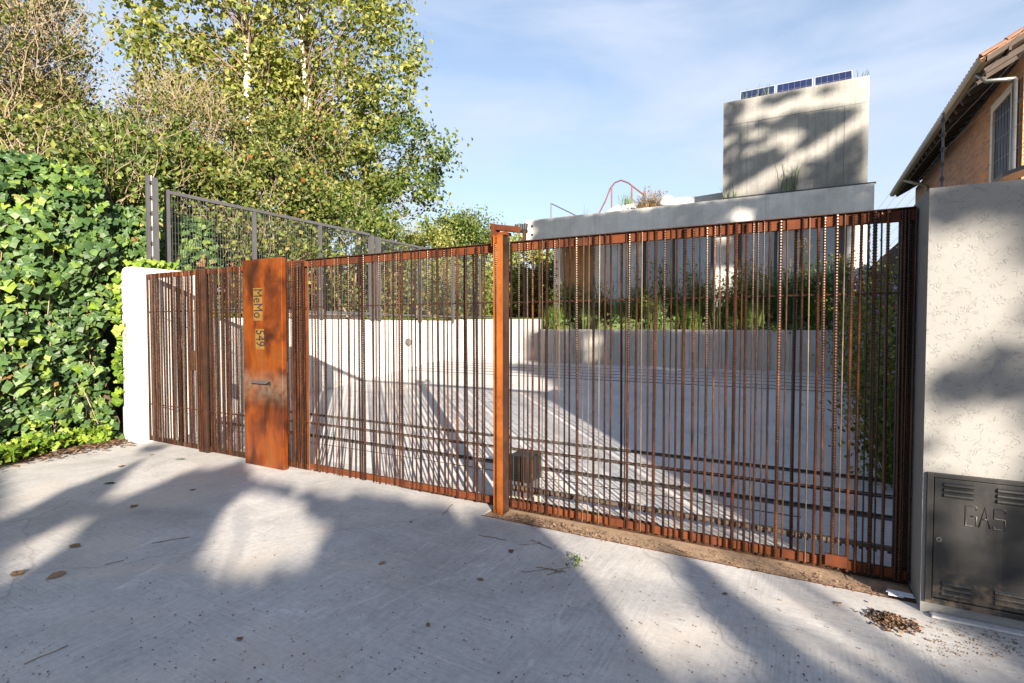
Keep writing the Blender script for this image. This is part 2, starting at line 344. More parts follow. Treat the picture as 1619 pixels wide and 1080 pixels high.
M['flower'] = leafmat('purple_flower', [(0.0, (0.16, 0.08, 0.26)), (1.0, (0.30, 0.18, 0.42))], 0.2)
M['dead_leaf'] = leafmat('dead_leaf', [(0.0, (0.05, 0.026, 0.017)), (0.5, (0.12, 0.068, 0.04)), (1.0, (0.26, 0.17, 0.105))], 0.1, 0.8)
M['tan_leaf'] = leafmat('tan_leaf', [(0.0, (0.12, 0.07, 0.04)), (1.0, (0.30, 0.19, 0.11))], 0.1, 0.8)
M['dry_grass'] = leafmat('dry_grass', [(0.0, (0.12, 0.08, 0.04)), (1.0, (0.34, 0.24, 0.13))], 0.2)

def glass():
    s = NT('window_glass'); fr = s.n('ShaderNodeFresnel'); fr.inputs['IOR'].default_value = 1.9
    t = s.n('ShaderNodeBsdfTransparent'); t.inputs[0].default_value = (0.80, 0.86, 0.88, 1); g = s.n('ShaderNodeBsdfGlossy'); g.inputs['Roughness'].default_value = 0.02
    ms = s.n('ShaderNodeMixShader'); s.link(fr.outputs[0], ms.inputs[0]); s.link(t.outputs[0], ms.inputs[1]); s.link(g.outputs[0], ms.inputs[2]); s.link(ms.outputs[0], s.out.inputs['Surface'])
    return s.m
M['glass'] = glass()

# ------------------------------------------------------------------ ground and yard
g = MB(); g.poly([(-600,-600,-0.06),(600,-600,-0.06),(600,600,-0.06),(-600,600,-0.06)]); struct(g.build('ground', M['turf']))
struct(box(-60, 60, -14, -6.5, -0.05, -0.02).build('road', M['asphalt']))
# outer slab ends at a steel-edged dirt strip under the sliding gate
g = MB()
def slab(x0, x1, y0, y1, z): g.box(x0, x1, y0, y1, z - 0.10, z)
slab(-7.86, -2.25, -6.5, 4.2, 0.0); slab(-2.25, 12, -6.5, 3.575, 0.0); slab(0.60, 12, 3.575, 3.60, 0.0)
slab(-2.25, 0.56, 3.95, 4.2, 0.0)
struct(g.build('driveway', M['drive']))
struct(box(-14, -7.86, -6.5, 3.2, -0.10, 0.025).build('earth_verge', M['litter_ground']))
struct(box(-2.25, 0.56, 3.585, 3.95, -0.08, -0.010).build('dirt_strip', M['dirt']))
struct(box(-2.25, 0.56, 3.576, 3.584, -0.08, 0.001).build('strip_edge', M['rail']))
# ramp with gravel-filled grooves
GR = [(4.86, 0.11), (5.28, 0.05), (5.68, 0.11), (9.38, 0.06), (9.66, 0.05), (9.96, 0.05), (10.26, 0.05), (10.55, 0.05)]
g = MB(); prof = [(4.2, 0, 0)]
for yc, wd in GR:
    a, b = yc - wd / 2, yc + wd / 2
    prof += [(a, ramp_z(a), 0), (a + 0.002, ramp_z(a) - 0.02, 1), (b - 0.002, ramp_z(b) - 0.02, 1), (b, ramp_z(b), 0)]
prof.append((11.6, ramp_z(11.6), 0))
for (y0, z0, m0), (y1, z1, m1) in zip(prof, prof[1:]):
    for (xa, xb) in ((-8.05, -2.103), (-2.097, 1.4)):
        g.poly([(xa, y0, z0), (xb, y0, z0), (xb, y1, z1), (xa, y1, z1)], 1 if (m0 or m1) else 0)
g.poly([(-2.106, 4.2, -0.006), (-2.094, 4.2, -0.006), (-2.094, 11.6, .734), (-2.106, 11.6, .734)], 0)
struct(g.build('ramp', [M['ramp'], M['gravel']]))
struct(box(-7.6, 0.0, 4.62, 4.634, 0.043, 0.047).build('ramp_joint', M['gravel']))
# raised ground beyond the walls
struct(box(-40, -8.16, 4.4, 60, -0.3, 1.60).build('raised_ground', M['turf']))
struct(box(-8.16, 1.45, 11.62, 40, 0.3, 1.60).build('lawn', M['turf']))
struct(box(-5.4, 1.4, 11.16, 11.62, 0.3, 1.40).build('planter_bed', M['soil']))

t = thing('retaining_wall', 'long white retaining wall rising along the left side of the ramp behind the gate', 'wall', (-8.1, 4.4, 0))
box(-8.16, -8.0, 4.45, 11.5, 0, 1.645).build('wall', M['white'], t, 0.008)
def disc(c, ax, r, th, n=16):
    ax = Vector(ax).normalized(); return MB().tube([Vector(c), Vector(c) + ax * th], r, n)
o = thing('wall_light', 'small round dark lamp set in the white retaining wall', 'wall light', (-8.0, 9.6, 1.05))
P = Vector((-8.0, 9.55, 1.14)); disc(P, (1, 0, 0), 0.085, 0.05).build('lamp_rim', M['dark_metal'], o); disc(P + Vector((0.051, 0, 0)), (1, 0, 0), 0.062, 0.01).build('lamp_lens', M['steel'], o)
w2 = box(-8.0, gx(850, 11.3), 11.32, 11.5, 0.5, 1.68).build('end_wall', M['grey_wall'], None, 0.008)
tag(w2, 'plain pale wall closing the ramp behind the orange gate post', 'wall')
# planter wall: single board-marked strips
t = thing('planter_wall', 'low grey board-marked concrete wall holding the planting bed in front of the house', 'wall', (-5.4, 11.0, 0.6))
xx = gx(851, 11.0); i = 0
while xx < 1.30:
    wd = rnd.uniform(0.15, 0.24); off = rnd.uniform(-0.004, 0.004)
    box(xx + 0.0025, min(xx + wd, 1.32) - 0.0025, 11.0 + off, 11.10, 0.5, 1.44 + rnd.uniform(-.002, .002)).build('board_strip', M['board'], t); xx += wd
box(gx(851, 11.0), 1.32, 11.103, 11.16, 0.5, 1.435).build('wall_core', M['board'], t)

# ------------------------------------------------------------------ right stucco wall with the gas cabinet
t = thing('stucco_wall', 'tall off-white grooved stucco wall closing the right side beside the sliding gate', 'wall', (0.57, 3.49, 0))
GX0, GX1, GZ0, GZ1 = 0.578, 1.065, 0.062, 0.752
b = MB()
b.box(0.562, GX0, 3.49, 3.97, 0, 2.235); b.box(GX1, 9.0, 3.49, 3.97, 0, 2.235)
b.box(GX0, GX1, 3.49, 3.97, GZ1, 2.235); b.box(GX0, GX1, 3.49, 3.97, 0, GZ0); b.box(GX0, GX1, 3.75, 3.97, GZ0, GZ1)
# merge into clean front: weld is not needed, joints share the same material
b.build('wall', M['stucco'], t)
cpg = MB(); cpg.box(0.60, 1.6, 3.43, 3.488, 0.0, 0.014); cpg.build('footing', M['drive'], t, 0.012)
t = thing('gas_cabinet', 'black steel gas meter cabinet with GAS pressed in its door, set in the stucco wall', 'gas cabinet', (0.58, 3.49, 0.06))
b = MB(); fw = 0.028
b.box(GX0, GX0 + fw, 3.474, 3.52, GZ0, GZ1); b.box(GX1 - fw, GX1, 3.474, 3.52, GZ0, GZ1)
b.box(GX0 + fw, GX1 - fw, 3.474, 3.52, GZ1 - 0.022, GZ1); b.box(GX0 + fw, GX1 - fw, 3.474, 3.52, GZ0, GZ0 + 0.028)
b.build('frame', M['gas'], t, 0.002)
dx0, dx1, dz0, dz1 = GX0 + fw + 0.004, GX1 - fw - 0.004, GZ0 + 0.032, GZ1 - 0.026
door = box(dx0, dx1, 3.481, 3.50, dz0, dz1).build('door', M['gas'], t, 0.002)
def louvre(x0, x1, z):
    m = MB(); n = 8; pts = []
    for k in range(n + 1):
        a = math.pi * k / n; pts.append((3.481 - 0.011 * math.sin(a), z + 0.011 * math.cos(a) - (0.004 if 0 < k < n else 0)))
    for (ya, za), (yb, zb) in zip(pts, pts[1:]): m.poly([(x0, ya, za), (x1, ya, za), (x1, yb, zb), (x0, yb, zb)])
    m.poly([(x0, y, z) for y, z in pts]); m.poly([(x1, y, z) for y, z in reversed(pts)])
    m.build('louvre', M['gas'], door)
for lz in (0.698, 0.180):
    for lx in (0.648, 0.859):
        for k in range(3): louvre(lx, lx + 0.119, lz - k * 0.027)
def text_obj(body, size, depth, mat, name, parent, M4, font_bevel=0.0, sx=1.0):
    cu = bpy.data.curves.new(name, 'FONT'); cu.body = body; cu.size = size; cu.extrude = depth; cu.bevel_depth = font_bevel; cu.align_x = 'LEFT'; cu.resolution_u = 4
    tmp = bpy.data.objects.new('tmp_text', cu); COL.objects.link(tmp); bpy.context.view_layer.update()
    me = bpy.data.meshes.new_from_object(tmp.evaluated_get(bpy.context.evaluated_depsgraph_get())); bpy.data.objects.remove(tmp)
    me.name = name; me.transform(Matrix.Diagonal((sx, 1, 1, 1))); me.transform(M4); me.transform(Matrix.Translation(-org(parent))); me.materials.clear(); me.materials.append(mat)
    ob = bpy.data.objects.new(name, me); COL.objects.link(ob); ob.parent = parent; return ob
# GAS pressed as raised strokes, each letter a chain of bars
def stroke_letter(pts_list, x, z, w_, h_):
    m = MB()
    for pts in pts_list:
        m.tube([(x + p[0] * w_, 3.4818, z + p[1] * h_) for p in pts], 0.0042, 6)
    m.build('letter', M['gas'], door, smooth=True)
lz0 = 0.497; lh = 0.102; lw = 0.043
stroke_letter([[(1, .82), (1, 1), (0, 1), (0, 0), (1, 0), (1, .5), (.5, .5)]], 0.738, lz0, lw, lh)
stroke_letter([[(0, 0), (.5, 1), (1, 0)], [(.22, .42), (.78, .42)]], 0.792, lz0, lw, lh)
stroke_letter([[(1, .85), (1, 1), (0, 1), (0, .52), (1, .52), (1, 0), (0, 0), (0, .15)]], 0.849, lz0, lw, lh)
lk = disc((dx0 + 0.022, 3.481, 0.405), (0, -1, 0), 0.0125, 0.006).build('lock', M['steel'], door); disc((dx0 + 0.022, 3.4745, 0.405), (0, -1, 0), 0.006, 0.002).build('keyhole', M['darkrust'], door)

# ------------------------------------------------------------------ left pillar
t = thing('gate_pillar', 'white rendered pillar at the left end of the rusty gate, ivy over its edge', 'pillar', (-7.68, 3.9, 0))
b = MB(); prof = [(-7.50, 0.0), (-7.50, 2.27), (-7.60, 2.283), (-7.78, 2.28), (-7.83, 2.26), (-7.86, 2.21), (-7.86, 0.0)]
n0 = [(x, 3.66, z) for x, z in prof]; n1 = [(x, 4.44, z) for x, z in prof]
b.poly(list(reversed(n0))); b.poly(n1)
for k in range(len(prof)): b.poly([n0[k], n0[(k + 1) % len(prof)], n1[(k + 1) % len(prof)], n1[k]])
b.build('shaft', M['white'], t, 0.006)
box(-7.99, -7.868, 3.70, 3.9, 0, 0.52).build('plinth_block', M['grey_wall'], t, 0.01)
ip = box(-7.80, -7.71, 3.645, 3.66, 1.30, 1.56).build('intercom_plate', M['intercom'], t, 0.003)
box(-7.79, -7.74, 3.641, 3.645, 1.50, 1.55).build('speaker_grille', M['steel'], ip); disc((-7.765, 3.645, 1.40), (0, -1, 0), 0.012, 0.006).build('button', M['steel'], ip)

# ------------------------------------------------------------------ rebar gates
def rebar_mesh(r, h, pitch, seed, mat):
    q = random.Random(seed); m = MB(); pts = []; rs = []; z = 0.0; k = 0
    ax, ay, ph = q.uniform(-.004, .004), q.uniform(-.003, .003), q.uniform(0, 6)
    while z < h:
        wob = (math.sin(z * 2.1 + ph) * ax, math.cos(z * 1.6 + ph) * ay)
        pts.append((wob[0], wob[1], z)); rs.append(r * (0.86, 1.20, 0.86)[k % 3]); z += pitch * (.4, .2, .4)[k % 3]; k += 1
    m.tube(pts, rs, 8); return m.mesh('rebar', mat, smooth=False)
BARS = {}
for nm, r in (('s', 0.0050), ('m', 0.0073), ('l', 0.0094), ('x', 0.0120)):
    for sd_ in range(2):
        BARS[(nm, sd_)] = rebar_mesh(r, 2.16, 0.013 + r * 0.4, sd_ * 7 + ord(nm), M['rebar'])
BARS[('p', 0)] = rebar_mesh(0.0048, 2.16, 0.011, 3, M['rebar_pale']); BARS[('p', 1)] = rebar_mesh(0.0040, 2.16, 0.010, 4, M['rebar_pale'])
def bar(parent, X, kind, Yf, z0=0.03, h=2.16):
    rr = {'s': .0042, 'm': .0062, 'l': .0082, 'x': .0108, 'p': .0048}[kind]
    yy = Yf - rr if rnd.random() < 0.9 else Yf + 0.034 + rr
    o = inst('rebar', BARS[(kind, rnd.randint(0, 1))], parent, (X, yy, z0 + rnd.uniform(-.006, .004)), (0, rnd.uniform(-.0022, .0022), rnd.uniform(0, 6)), (1, 1, h / 2.16)); return o
def rod(parent, X0, X1, Y, z, r=0.006):
    m = MB(); n = int((X1 - X0) / 0.011); m.tube([(X0 + (X1 - X0) * i / n, Y, z) for i in range(n + 1)], [r * (1.12 if i % 2 else .88) for i in range(n + 1)], 6)
    m.build('tie_rod', M['rebar'], parent)
YG = 3.78
def frame(parent, X0, X1, zb=0.035, top=2.19):
    box(X0, X1, YG + 0.0, YG + 0.032, top - 0.068, top).build('top_rail', M['rail'], parent, 0.003)
    box(X0, X1, YG - 0.022, YG + 0.036, top + 0.0015, top + 0.007).build('top_flange', M['darkrust'], parent)
    box(X0, X1, YG + 0.0, YG + 0.032, zb, zb + 0.055).build('bottom_rail', M['rail'], parent, 0.003)
    for z in (1.71, 0.52): rod(parent, X0, X1, YG + 0.008, z)
K = 'smllx'
def kind_for(wpx, i):
    return wpx
# right sliding gate: bar columns read off the place
t = thing('sliding_gate', 'wide sliding gate of rusty ribbed bars between the orange post and the stucco wall', 'gate', (-2.1, YG, 0)); SG = t
X0, X1 = gx(806, YG), 0.552
frame(t, X0, X1)
right = [(809,'l'),(821,'m'),(828.5,'s'),(835,'m'),(842.7,'l'),(848.5,'p'),(853.4,'m'),(858,'p'),(865.6,'x'),(877,'m'),(884.5,'p'),(893.4,'m'),(901.4,'m'),(913.4,'x'),(922.3,'p'),(931.2,'p'),
(939.4,'l'),(947.9,'p'),(957.2,'m'),(966,'m'),(979.7,'l'),(989.7,'s'),(994,'l'),(1006.8,'l'),(1014.6,'p'),(1025,'m'),(1035.7,'x'),(1050.6,'l'),(1060.6,'s'),(1069.7,'m'),(1081.5,'x'),(1095.8,'l'),
(1106,'s'),(1116.7,'l'),(1128.5,'m'),(1139,'s'),(1149.4,'l'),(1161.6,'x'),(1171,'s'),(1179.4,'l'),(1190,'s'),(1195.6,'m'),(1206,'s'),(1215,'m'),(1231.6,'x'),(1242.3,'s'),(1256.3,'x'),(1266.8,'m'),
(1278,'p'),(1292.3,'l'),(1302.4,'l'),(1320.8,'x'),(1332.4,'p'),(1344.6,'l'),(1358.4,'l'),(1370,'s'),(1380.6,'x'),(1390,'s'),(1400.6,'l')]
for px, k in right: bar(t, gx(px, YG), k, YG - 0.001)
for k in range(5): bar(t, 0.485 + k * 0.016, 'ml'[k % 2], YG - 0.004)
box(0.478, 0.555, YG + 0.034, YG + 0.075, 0.03, 2.19).build('end_stile', M['darkrust'], t, 0.002)
b = MB(); xx = X0
while xx < 0.47:
    b.box(xx, xx + 0.018, YG + 0.06, YG + 0.085, 0.155, 0.170); xx += 0.036
stuff(b.build('rack_teeth', M['darkrust'], t)); box(X0, 0.478, YG + 0.055, YG + 0.09, 0.171, 0.195).build('gear_rack', M['gutter_dark'], t)
b = MB(); b.box(X0, -0.9, YG + 0.036, YG + 0.040, 0.02, 0.10); b.build('guard_strip', M['darkrust'], t)
box(gx(1310, YG), gx(1345, YG), YG - 0.03, YG - 0.001, 0.05, 0.12).build('wheel_bracket', M['rail'], t, 0.003)
tk = MB().box(X0 - 1.2, 0.56, YG + 0.055, YG + 0.085, -0.008, 0.018).build('gate_track', M['darkrust']); tag(tk, 'thin dark steel floor track running under the sliding gate', 'gate track')
# middle section
t = thing('rebar_gate', 'rusty bar gate section standing between the tall corten panel and the orange post', 'gate', (gx(485, YG), YG, 0))
X0, X1 = gx(486, YG), gx(779, YG)
frame(t, X0, X1)
mid = [217,247,268,288,308,342,363,387,407,430,450,475,507,545,580,597,615,652,675,697,722,763,785,805,825,845,865,887,930,953,980,1015,1070,1102,1142,1185,1207,1237,1278,1305,1345,1370,1415,1453,1470,1520]
big = {342, 507, 615, 887, 1015, 1142, 1278, 1415}
for v in mid:
    k = 'x' if v in big else rnd.choice('smmllp'); bar(t, gx(440 + v / 4.497, YG), k, YG - 0.001)
# corten plate backed section
t = thing('rebar_screen', 'narrow dense screen of rusty bars over a steel plate just right of the corten panel', 'screen', (gx(450, YG), YG, 0))
X0, X1 = gx(447, YG), gx(485.5, YG)
box(X0, X1, YG + 0.0, YG + 0.032, 2.13, 2.20).build('top_rail', M['rail'], t, 0.003); box(X0, X1, YG + 0.0, YG + 0.032, 0.02, 0.08).build('bottom_rail', M['rail'], t, 0.003)
box(gx(459, YG), gx(483, YG), YG + 0.034, YG + 0.042, 0.08, 2.13).build('backing_plate', M['rail'], t)
n = 15
for i in range(n): bar(t, X0 + 0.012 + (X1 - X0 - 0.02) * (i + rnd.uniform(-.3, .3)) / n, rnd.choice('msllp'), YG - 0.001)
for z in (1.71, 0.52): rod(t, X0, X1, YG - 0.010, z)
box(X0 + 0.06, X0 + 0.11, YG - 0.035, YG - 0.012, 1.02, 1.14).build('lock_plate', M['darkrust'], t, 0.003)
# left parts
def dense(t, xa, xb, n):
    X0, X1 = gx(xa, YG), gx(xb, YG)
    box(X0, X1, YG, YG + 0.03, 2.13, 2.19).build('top_rail', M['rail'], t, 0.003); box(X0, X1, YG, YG + 0.03, 0.02, 0.075).build('bottom_rail', M['darkrust'], t, 0.003)
    for i in range(n): bar(t, X0 + 0.008 + (X1 - X0 - 0.016) * (i + rnd.uniform(0.1, .9)) / n, rnd.choice('smmlllp'), YG - 0.001)
    for i in range(n // 3): inst('rebar', BARS[(rnd.choice('ml'), 0)], t, (X0 + (X1 - X0) * rnd.random(), YG + 0.04, 0.03))
    for z in (1.70, 0.50): rod(t, X0, X1, YG + 0.008, z)
t = thing('pedestrian_gate', 'leftmost rusty bar leaf hinged against the white pillar, with a lock on its stile', 'gate', (gx(233, YG), YG, 0))
dense(t, 233, 312, 29); box(gx(233, YG), gx(233, YG) + .05, YG + .034, YG + .07, 0.02, 2.19).build('hinge_stile', M['darkrust'], t)
box(gx(305, YG), gx(311, YG), YG - .035, YG - .012, 0.98, 1.22).build('lock_box', M['darkrust'], t, .004)
t = thing('gate_stile', 'dark rusty upright between the leftmost gate leaf and the bars beside the corten panel', 'post', (gx(318, YG), YG, 0))
b = MB(); b.box(gx(313, YG), gx(327, YG), YG - 0.012, YG - 0.006, 0.0, 2.2); b.box(gx(313, YG), gx(313, YG) + .007, YG - .005, YG + .07, 0, 2.2); b.box(gx(327, YG) - .007, gx(327, YG), YG - .005, YG + .07, 0, 2.2)
b.build('channel', M['darkrust'], t); 
for dx in (0.02, 0.055, 0.09): bar(t, gx(313, YG) + dx, 'l', YG - 0.014)
t = thing('bar_infill_fence', 'fixed panel of rusty bars between the dark stile and the corten panel', 'screen', (gx(328, YG), YG, 0))
dense(t, 328, 384, 24)

# ------------------------------------------------------------------ corten letterbox panel
YP = 3.70
t = thing('letterbox_panel', 'tall orange corten panel with MeMo 549 cut in it and a letter slot', 'letterbox panel', (gx(386, YP), YP, 0))
PX0, PX1 = gx(385, YP), gx(446, YP)
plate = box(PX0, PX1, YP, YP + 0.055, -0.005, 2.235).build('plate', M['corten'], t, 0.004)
# lettering runs downwards: text x axis -> -Z, text y axis -> +X
def down(x, z, y): return Matrix(((0, 1, 0, x), (0, 0, -1, y), (-1, 0, 0, z), (0, 0, 0, 1)))
PW = PX1 - PX0
lx = PX0 + PW * 0.40
box(gx(401.5, YP), gx(415.5, YP), YP - 0.0015, YP - 0.0005, 1.575, 1.925).build('letter_halo', M['halo'], t)
box(gx(404, YP), gx(417.5, YP), YP - 0.0015, YP - 0.0005, 1.265, 1.485).build('letter_halo', M['halo'], t)
text_obj('MeMo', 0.205, 0.0012, M['letter'], 'name_lettering', t, down(gx(402.5, YP), 1.92, YP - 0.004), 0.0, 0.60)
text_obj('549', 0.205, 0.0012, M['letter'], 'number_lettering', t, down(gx(405.5, YP), 1.48, YP - 0.004), 0.0, 0.60)
b = MB(); b.obox((PX0 + PW * 0.46, YP - 0.022, 0.915), Vector((0.125, 0, 0)), Vector((0, 0.022, 0.012)), Vector((0, -0.0012, 0.002))); b.build('slot_flap', M['dark_metal'], t)
box(PX0 + PW * .22, PX0 + PW * .70, YP - .002, YP - 0.0004, 0.885, 0.925).build('slot', M['black'], t)

# ------------------------------------------------------------------ orange steel post
t = thing('steel_post', 'bright orange rusted steel post in the middle of the gate, hinge bracket on top', 'post', (gx(790, YG), YG, 0))
pa, pb = gx(780, 3.68), gx(794, 3.68)
b = MB(); b.box(pa + 0.030, pb, 3.680, 3.690, -0.01, 2.245); b.box(pa, pa + 0.008, 3.676, 3.80, -0.01, 2.245); b.box(pa + 0.008, pa + 0.030, 3.70, 3.71, -0.01, 2.22)
b.build('flange', M['post'], t, 0.0015)
box(pb - 0.010, pb - 0.001, 3.6905, 3.80, -0.01, 2.24).build('web', M['darkrust'], t, 0.0015)
bar(t, pa + 0.019, 'l', 3.70)
b = MB(); b.box(pa - 0.035, pa - 0.005, 3.70, 3.80, 2.16, 2.33); b.obox((pa + 0.07, 3.75, 2.305), Vector((0.125, 0, -0.022)), Vector((0, 0.03, 0)), Vector((0.004, 0, 0.022)))
b.build('bracket', M['rail'], t, 0.002)
box(pa + 0.03, pa + 0.10, 3.70, 3.80, 2.246, 2.27).build('bracket_foot', M['rail'], t)
t = thing('gate_sensor', 'small black beacon clamped on the bracket above the orange post', 'sensor', (pb + 0.06, 3.85, 2.3))
b = MB(); b.tube([(pb + 0.02, 3.86, 2.30), (pb + 0.13, 3.86, 2.285)], 0.016, 8); b.build('body', M['black'], t)
for dx in (0.03, 0.075, 0.115): disc((pb + dx, 3.86, 2.30), (0.1, 0, 1), 0.017, 0.05, 8).build('knob', M['black'], t)
box(pb + 0.10, pb + 0.125, 3.84, 3.86, 2.20, 2.29).build('stalk', M['darkrust'], t)
# gate motor behind bars
t = thing('gate_motor', 'black finned gate motor standing behind the bars just right of the orange post', 'gate motor', (gx(825, 4.0), 4.05, 0))
mx0, mx1 = gx(810, 4.0), gx(843, 4.0)
b = MB(); xx = mx0
while xx < mx1: b.box(xx, xx + 0.022, 3.93, 4.16, 0.20, 0.42); xx += 0.030
b.build('finned_cover', M['black'], t, 0.004); box(mx0 + .004, mx1 - .004, 3.945, 4.15, 0.21, 0.41).build('housing', M['black'], t); box(mx0 - 0.01, mx1 + 0.01, 3.93, 4.17, 0.0, 0.06).build('base', M['stone'], t, 0.004)
box(mx0 + .02, mx1 - .02, 3.96, 4.14, 0.06, 0.199).build('gearbox', M['dark_metal'], t, .005)

# ------------------------------------------------------------------ dark mesh fence on the left
XF = -7.95
t = thing('mesh_fence', 'dark grey fence of thin vertical wires standing on the white retaining wall', 'fence', (XF, 4.3, 1.65))
posts = [4.30, 5.66, 7.02, 8.38, 12.65, 15.4]
for i, y in enumerate(posts[:3]): box(XF - 0.02, XF + 0.02, y - 0.03, y + 0.03, 1.648, 3.39).build('post', M['dark_metal'], t)
for y in (8.36, 8.56): box(XF - 0.045, XF + 0.045, y - 0.045, y + 0.045, 1.648, 3.40).build('post', M['dark_metal'], t)
for y in (9.95, 11.3, 12.65, 15.4, 16.6): box(XF - 0.03, XF + 0.03, y - 0.04, y + 0.04, 1.6, 3.34).build('post', M['dark_metal'], t)
box(XF - 0.022, XF + 0.022, 4.27, 8.31, 3.391, 3.44).build('top_rail', M['dark_metal'], t); box(XF - 0.022, XF + 0.022, 8.61, 17.5, 3.341, 3.385).build('top_rail', M['dark_metal'], t)
box(XF - 0.021, XF + 0.021, 4.34, 8.30, 1.74, 1.80).build('bottom_rail', M['dark_metal'], t); box(XF - 0.021, XF + 0.021, 8.62, 17.5, 1.74, 1.78).build('bottom_rail', M['dark_metal'], t)
b = MB(); y = 4.36
while y < 12.6:
    b.box(XF - 0.002, XF + 0.002, y, y + 0.004, 1.80, 3.39 if y < 8.3 else 3.34); y += 0.042
z = 1.95
while z < 3.35: b.box(XF - 0.003, XF - 0.001, 4.36, 12.6, z, z + 0.003); z += 0.15
stuff(b.build('wire_infill', M['dark_metal'], t))
def insul_post(name, label, P0, h, n, lean=0.0, fat=False, side=(1, 0, 0)):
    P0 = Vector(P0); t = thing(name, label, 'fence post', P0, None)
    if fat:
        b = MB(); b.box(P0.x - .06, P0.x - .015, P0.y - .05, P0.y + .01, P0.z, P0.z + h); b.build('angle_post', M['dark_metal'], t); b = MB(); b.box(P0.x + .03, P0.x + .085, P0.y - .01, P0.y + .04, P0.z, P0.z + h * .97); b.build('angle_post', M['dark_metal'], t)
    MB().tube([P0, P0 + Vector((0, 0, h))], 0.008 if fat else 0.014, 6).build('rod', M['steel'] if fat else M['dark_metal'], t)
    for i in range(n):
        z = h * (0.12 + 0.8 * i / max(1, n - 1)); c = P0 + Vector((0, 0, z)); m = MB()
        for kz in (-.022, 0, .022): m.tube([c + Vector(side) * .0 + Vector((0, 0, kz - .006)), c + Vector((0, 0, kz + .006))], 0.030 if kz == 0 else 0.022, 8)
        m.build('insulator', M['black'], t)
    return t
insul_post('electric_fence_post', 'dark angle-iron post with black insulators above the white pillar at left', (-7.80, 4.02, 2.28), 1.28, 6, fat=True)
insul_post('electric_fence_post', 'thin insulator rod standing on the dark boundary wall by the brick house', (1.5, 8.55, 3.05), 1.15, 6)
insul_post('electric_fence_post', 'thin insulator rod fixed to the right end of the concrete house', (gx(1371, 14.0), 13.95, 2.5), 1.45, 8)
b = MB()
for k in range(6):
    z = 3.15 + k * 0.19; b.tube([(1.5, 8.55, z), (0.98 + .6, 3.9, z - .25)], 0.0018, 4); b.tube([(1.5, 8.55, z), (gx(1371, 14), 13.95, z - 0.3)], 0.0018, 4)
tag(b.build('fence_wire', M['steel']), 'thin electric fence wires strung above the right boundary wall', 'wire')

# ------------------------------------------------------------------ concrete house
t = thing('concrete_house', 'low board-marked concrete house with a deep flat roof edge and square roof tower', 'house', (-2.5, 14.0, 1.5)); H = t
YH = 14.0; FX0, FX1 = gx(831, YH), gx(1378, YH)
fs = box(FX0, FX1, YH, YH + 0.22, 4.03, 4.62).build('roof_edge', M['fascia'], t, 0.01)
box(FX0 + .01, FX1 - .01, YH + 0.222, 24, 4.05, 4.35).build('roof', M['fascia'], t)
for (px, z) in ((841, 4.43), (841, 4.18)): disc((gx(px, YH), YH - 0.002, z), (0, -1, 0), 0.035, 0.004, 10).build('tie_hole', M['black'], fs)
for k in range(1, 4):
    xj = FX0 + (FX1 - FX0) * k / 4; box(xj - .004, xj + .004, YH - .0015, YH - 0.0003, 4.04, 4.61).build('pour_joint', M['board'], fs)
YW = 14.6
def hw(a, b, name='wall_panel', mat='fascia', y0=None, y1=None, z0=1.5, z1=4.028, bev=0.004, parent=None):
    y0 = YW if y0 is None else y0; y1 = y0 + 0.2 if y1 is None else y1
    return box(gx(a, y0), gx(b, y0), y0, y1, z0, z1).build(name, M[mat], parent or H, bev)
cw = hw(875, 885, 'column', 'fascia', 14.4)
for z in (2.7, 3.0, 3.2, 3.4): disc((gx(880, 14.4), 14.398, z), (0, -1, 0), 0.03, 0.004, 8).build('tie_hole', M['black'], cw)
for i in range(7):   # timber boards of the recess
    xa, xb = gx(885, 15.2), gx(942, 15.2); hh = (xb - xa) / 7; box(xa + i * hh + .004, xa + (i + 1) * hh - .004, 15.2 + rnd.uniform(0, .006), 15.3, 1.5, 4.03).build('timber_board', M['wood'], H)
hw(938, 975); hw(975.6, 1015)
for a, b_ in ((1127, 1146), (1146.6, 1165), (1227, 1243), (1243.6, 1262), (1336, 1371)): hw(a, b_)
def window(a, b, z1=4.02, cur=None, z0=1.6):
    xa, xb = gx(a, YW), gx(b, YW)
    m = MB(); f = .06
    m.box(xa, xa + f, YW + .02, YW + .1, z0, z1); m.box(xb - f, xb, YW + .02, YW + .1, z0, z1); m.box(xa + f, xb - f, YW + .02, YW + .1, z1 - f, z1); m.box(xa + f, xb - f, YW + .02, YW + .1, z0, z0 + f)
    fr = m.build('window', M['mullion'], H); box(xa + f, xb - f, YW + .055, YW + .062, z0 + f, z1 - f).build('pane', M['glass'], fr)
    if cur:
        for (ca, cb) in cur:
            m = MB(); n = 60; c0, c1 = xa + (xb - xa) * ca, xa + (xb - xa) * cb; pr = None
            for i in range(n + 1):
                x = c0 + (c1 - c0) * i / n; y = YW + .24 + .045 * math.sin(i * 1.05 + math.sin(i * .31) * 2)
                if pr: m.poly([(pr[0], pr[1], z0), (x, y, z0), (x, y, z1 - .1), (pr[0], pr[1], z1 - .1)])
                pr = (x, y)
            m.build('curtain', M['curtain'], fr, smooth=True)
window(1016, 1126, cur=[(0.05, 0.32), (0.45, 0.96)]); window(1166, 1226, cur=[(0.1, 0.85)]); window(1263, 1335)
box(gx(1060, 14.61), gx(1062, 14.61) + .05, 14.61, 14.7, 1.6, 4.02).build('mullion', M['mullion'], H)
box(gx(1320, 14.59), gx(1335, 14.59), 14.585, 14.64, 1.6, 4.02).build('shutter', M['mullion'], H)
b = MB(); b.box(gx(938, 14.8) , FX1 - .3, 17.5, 17.6, 1.5, 4.02); b.box(FX0 + 1.2, FX1 - .3, 14.9, 17.5, 1.61, 1.65); b.build('room_back', M['room'], H)
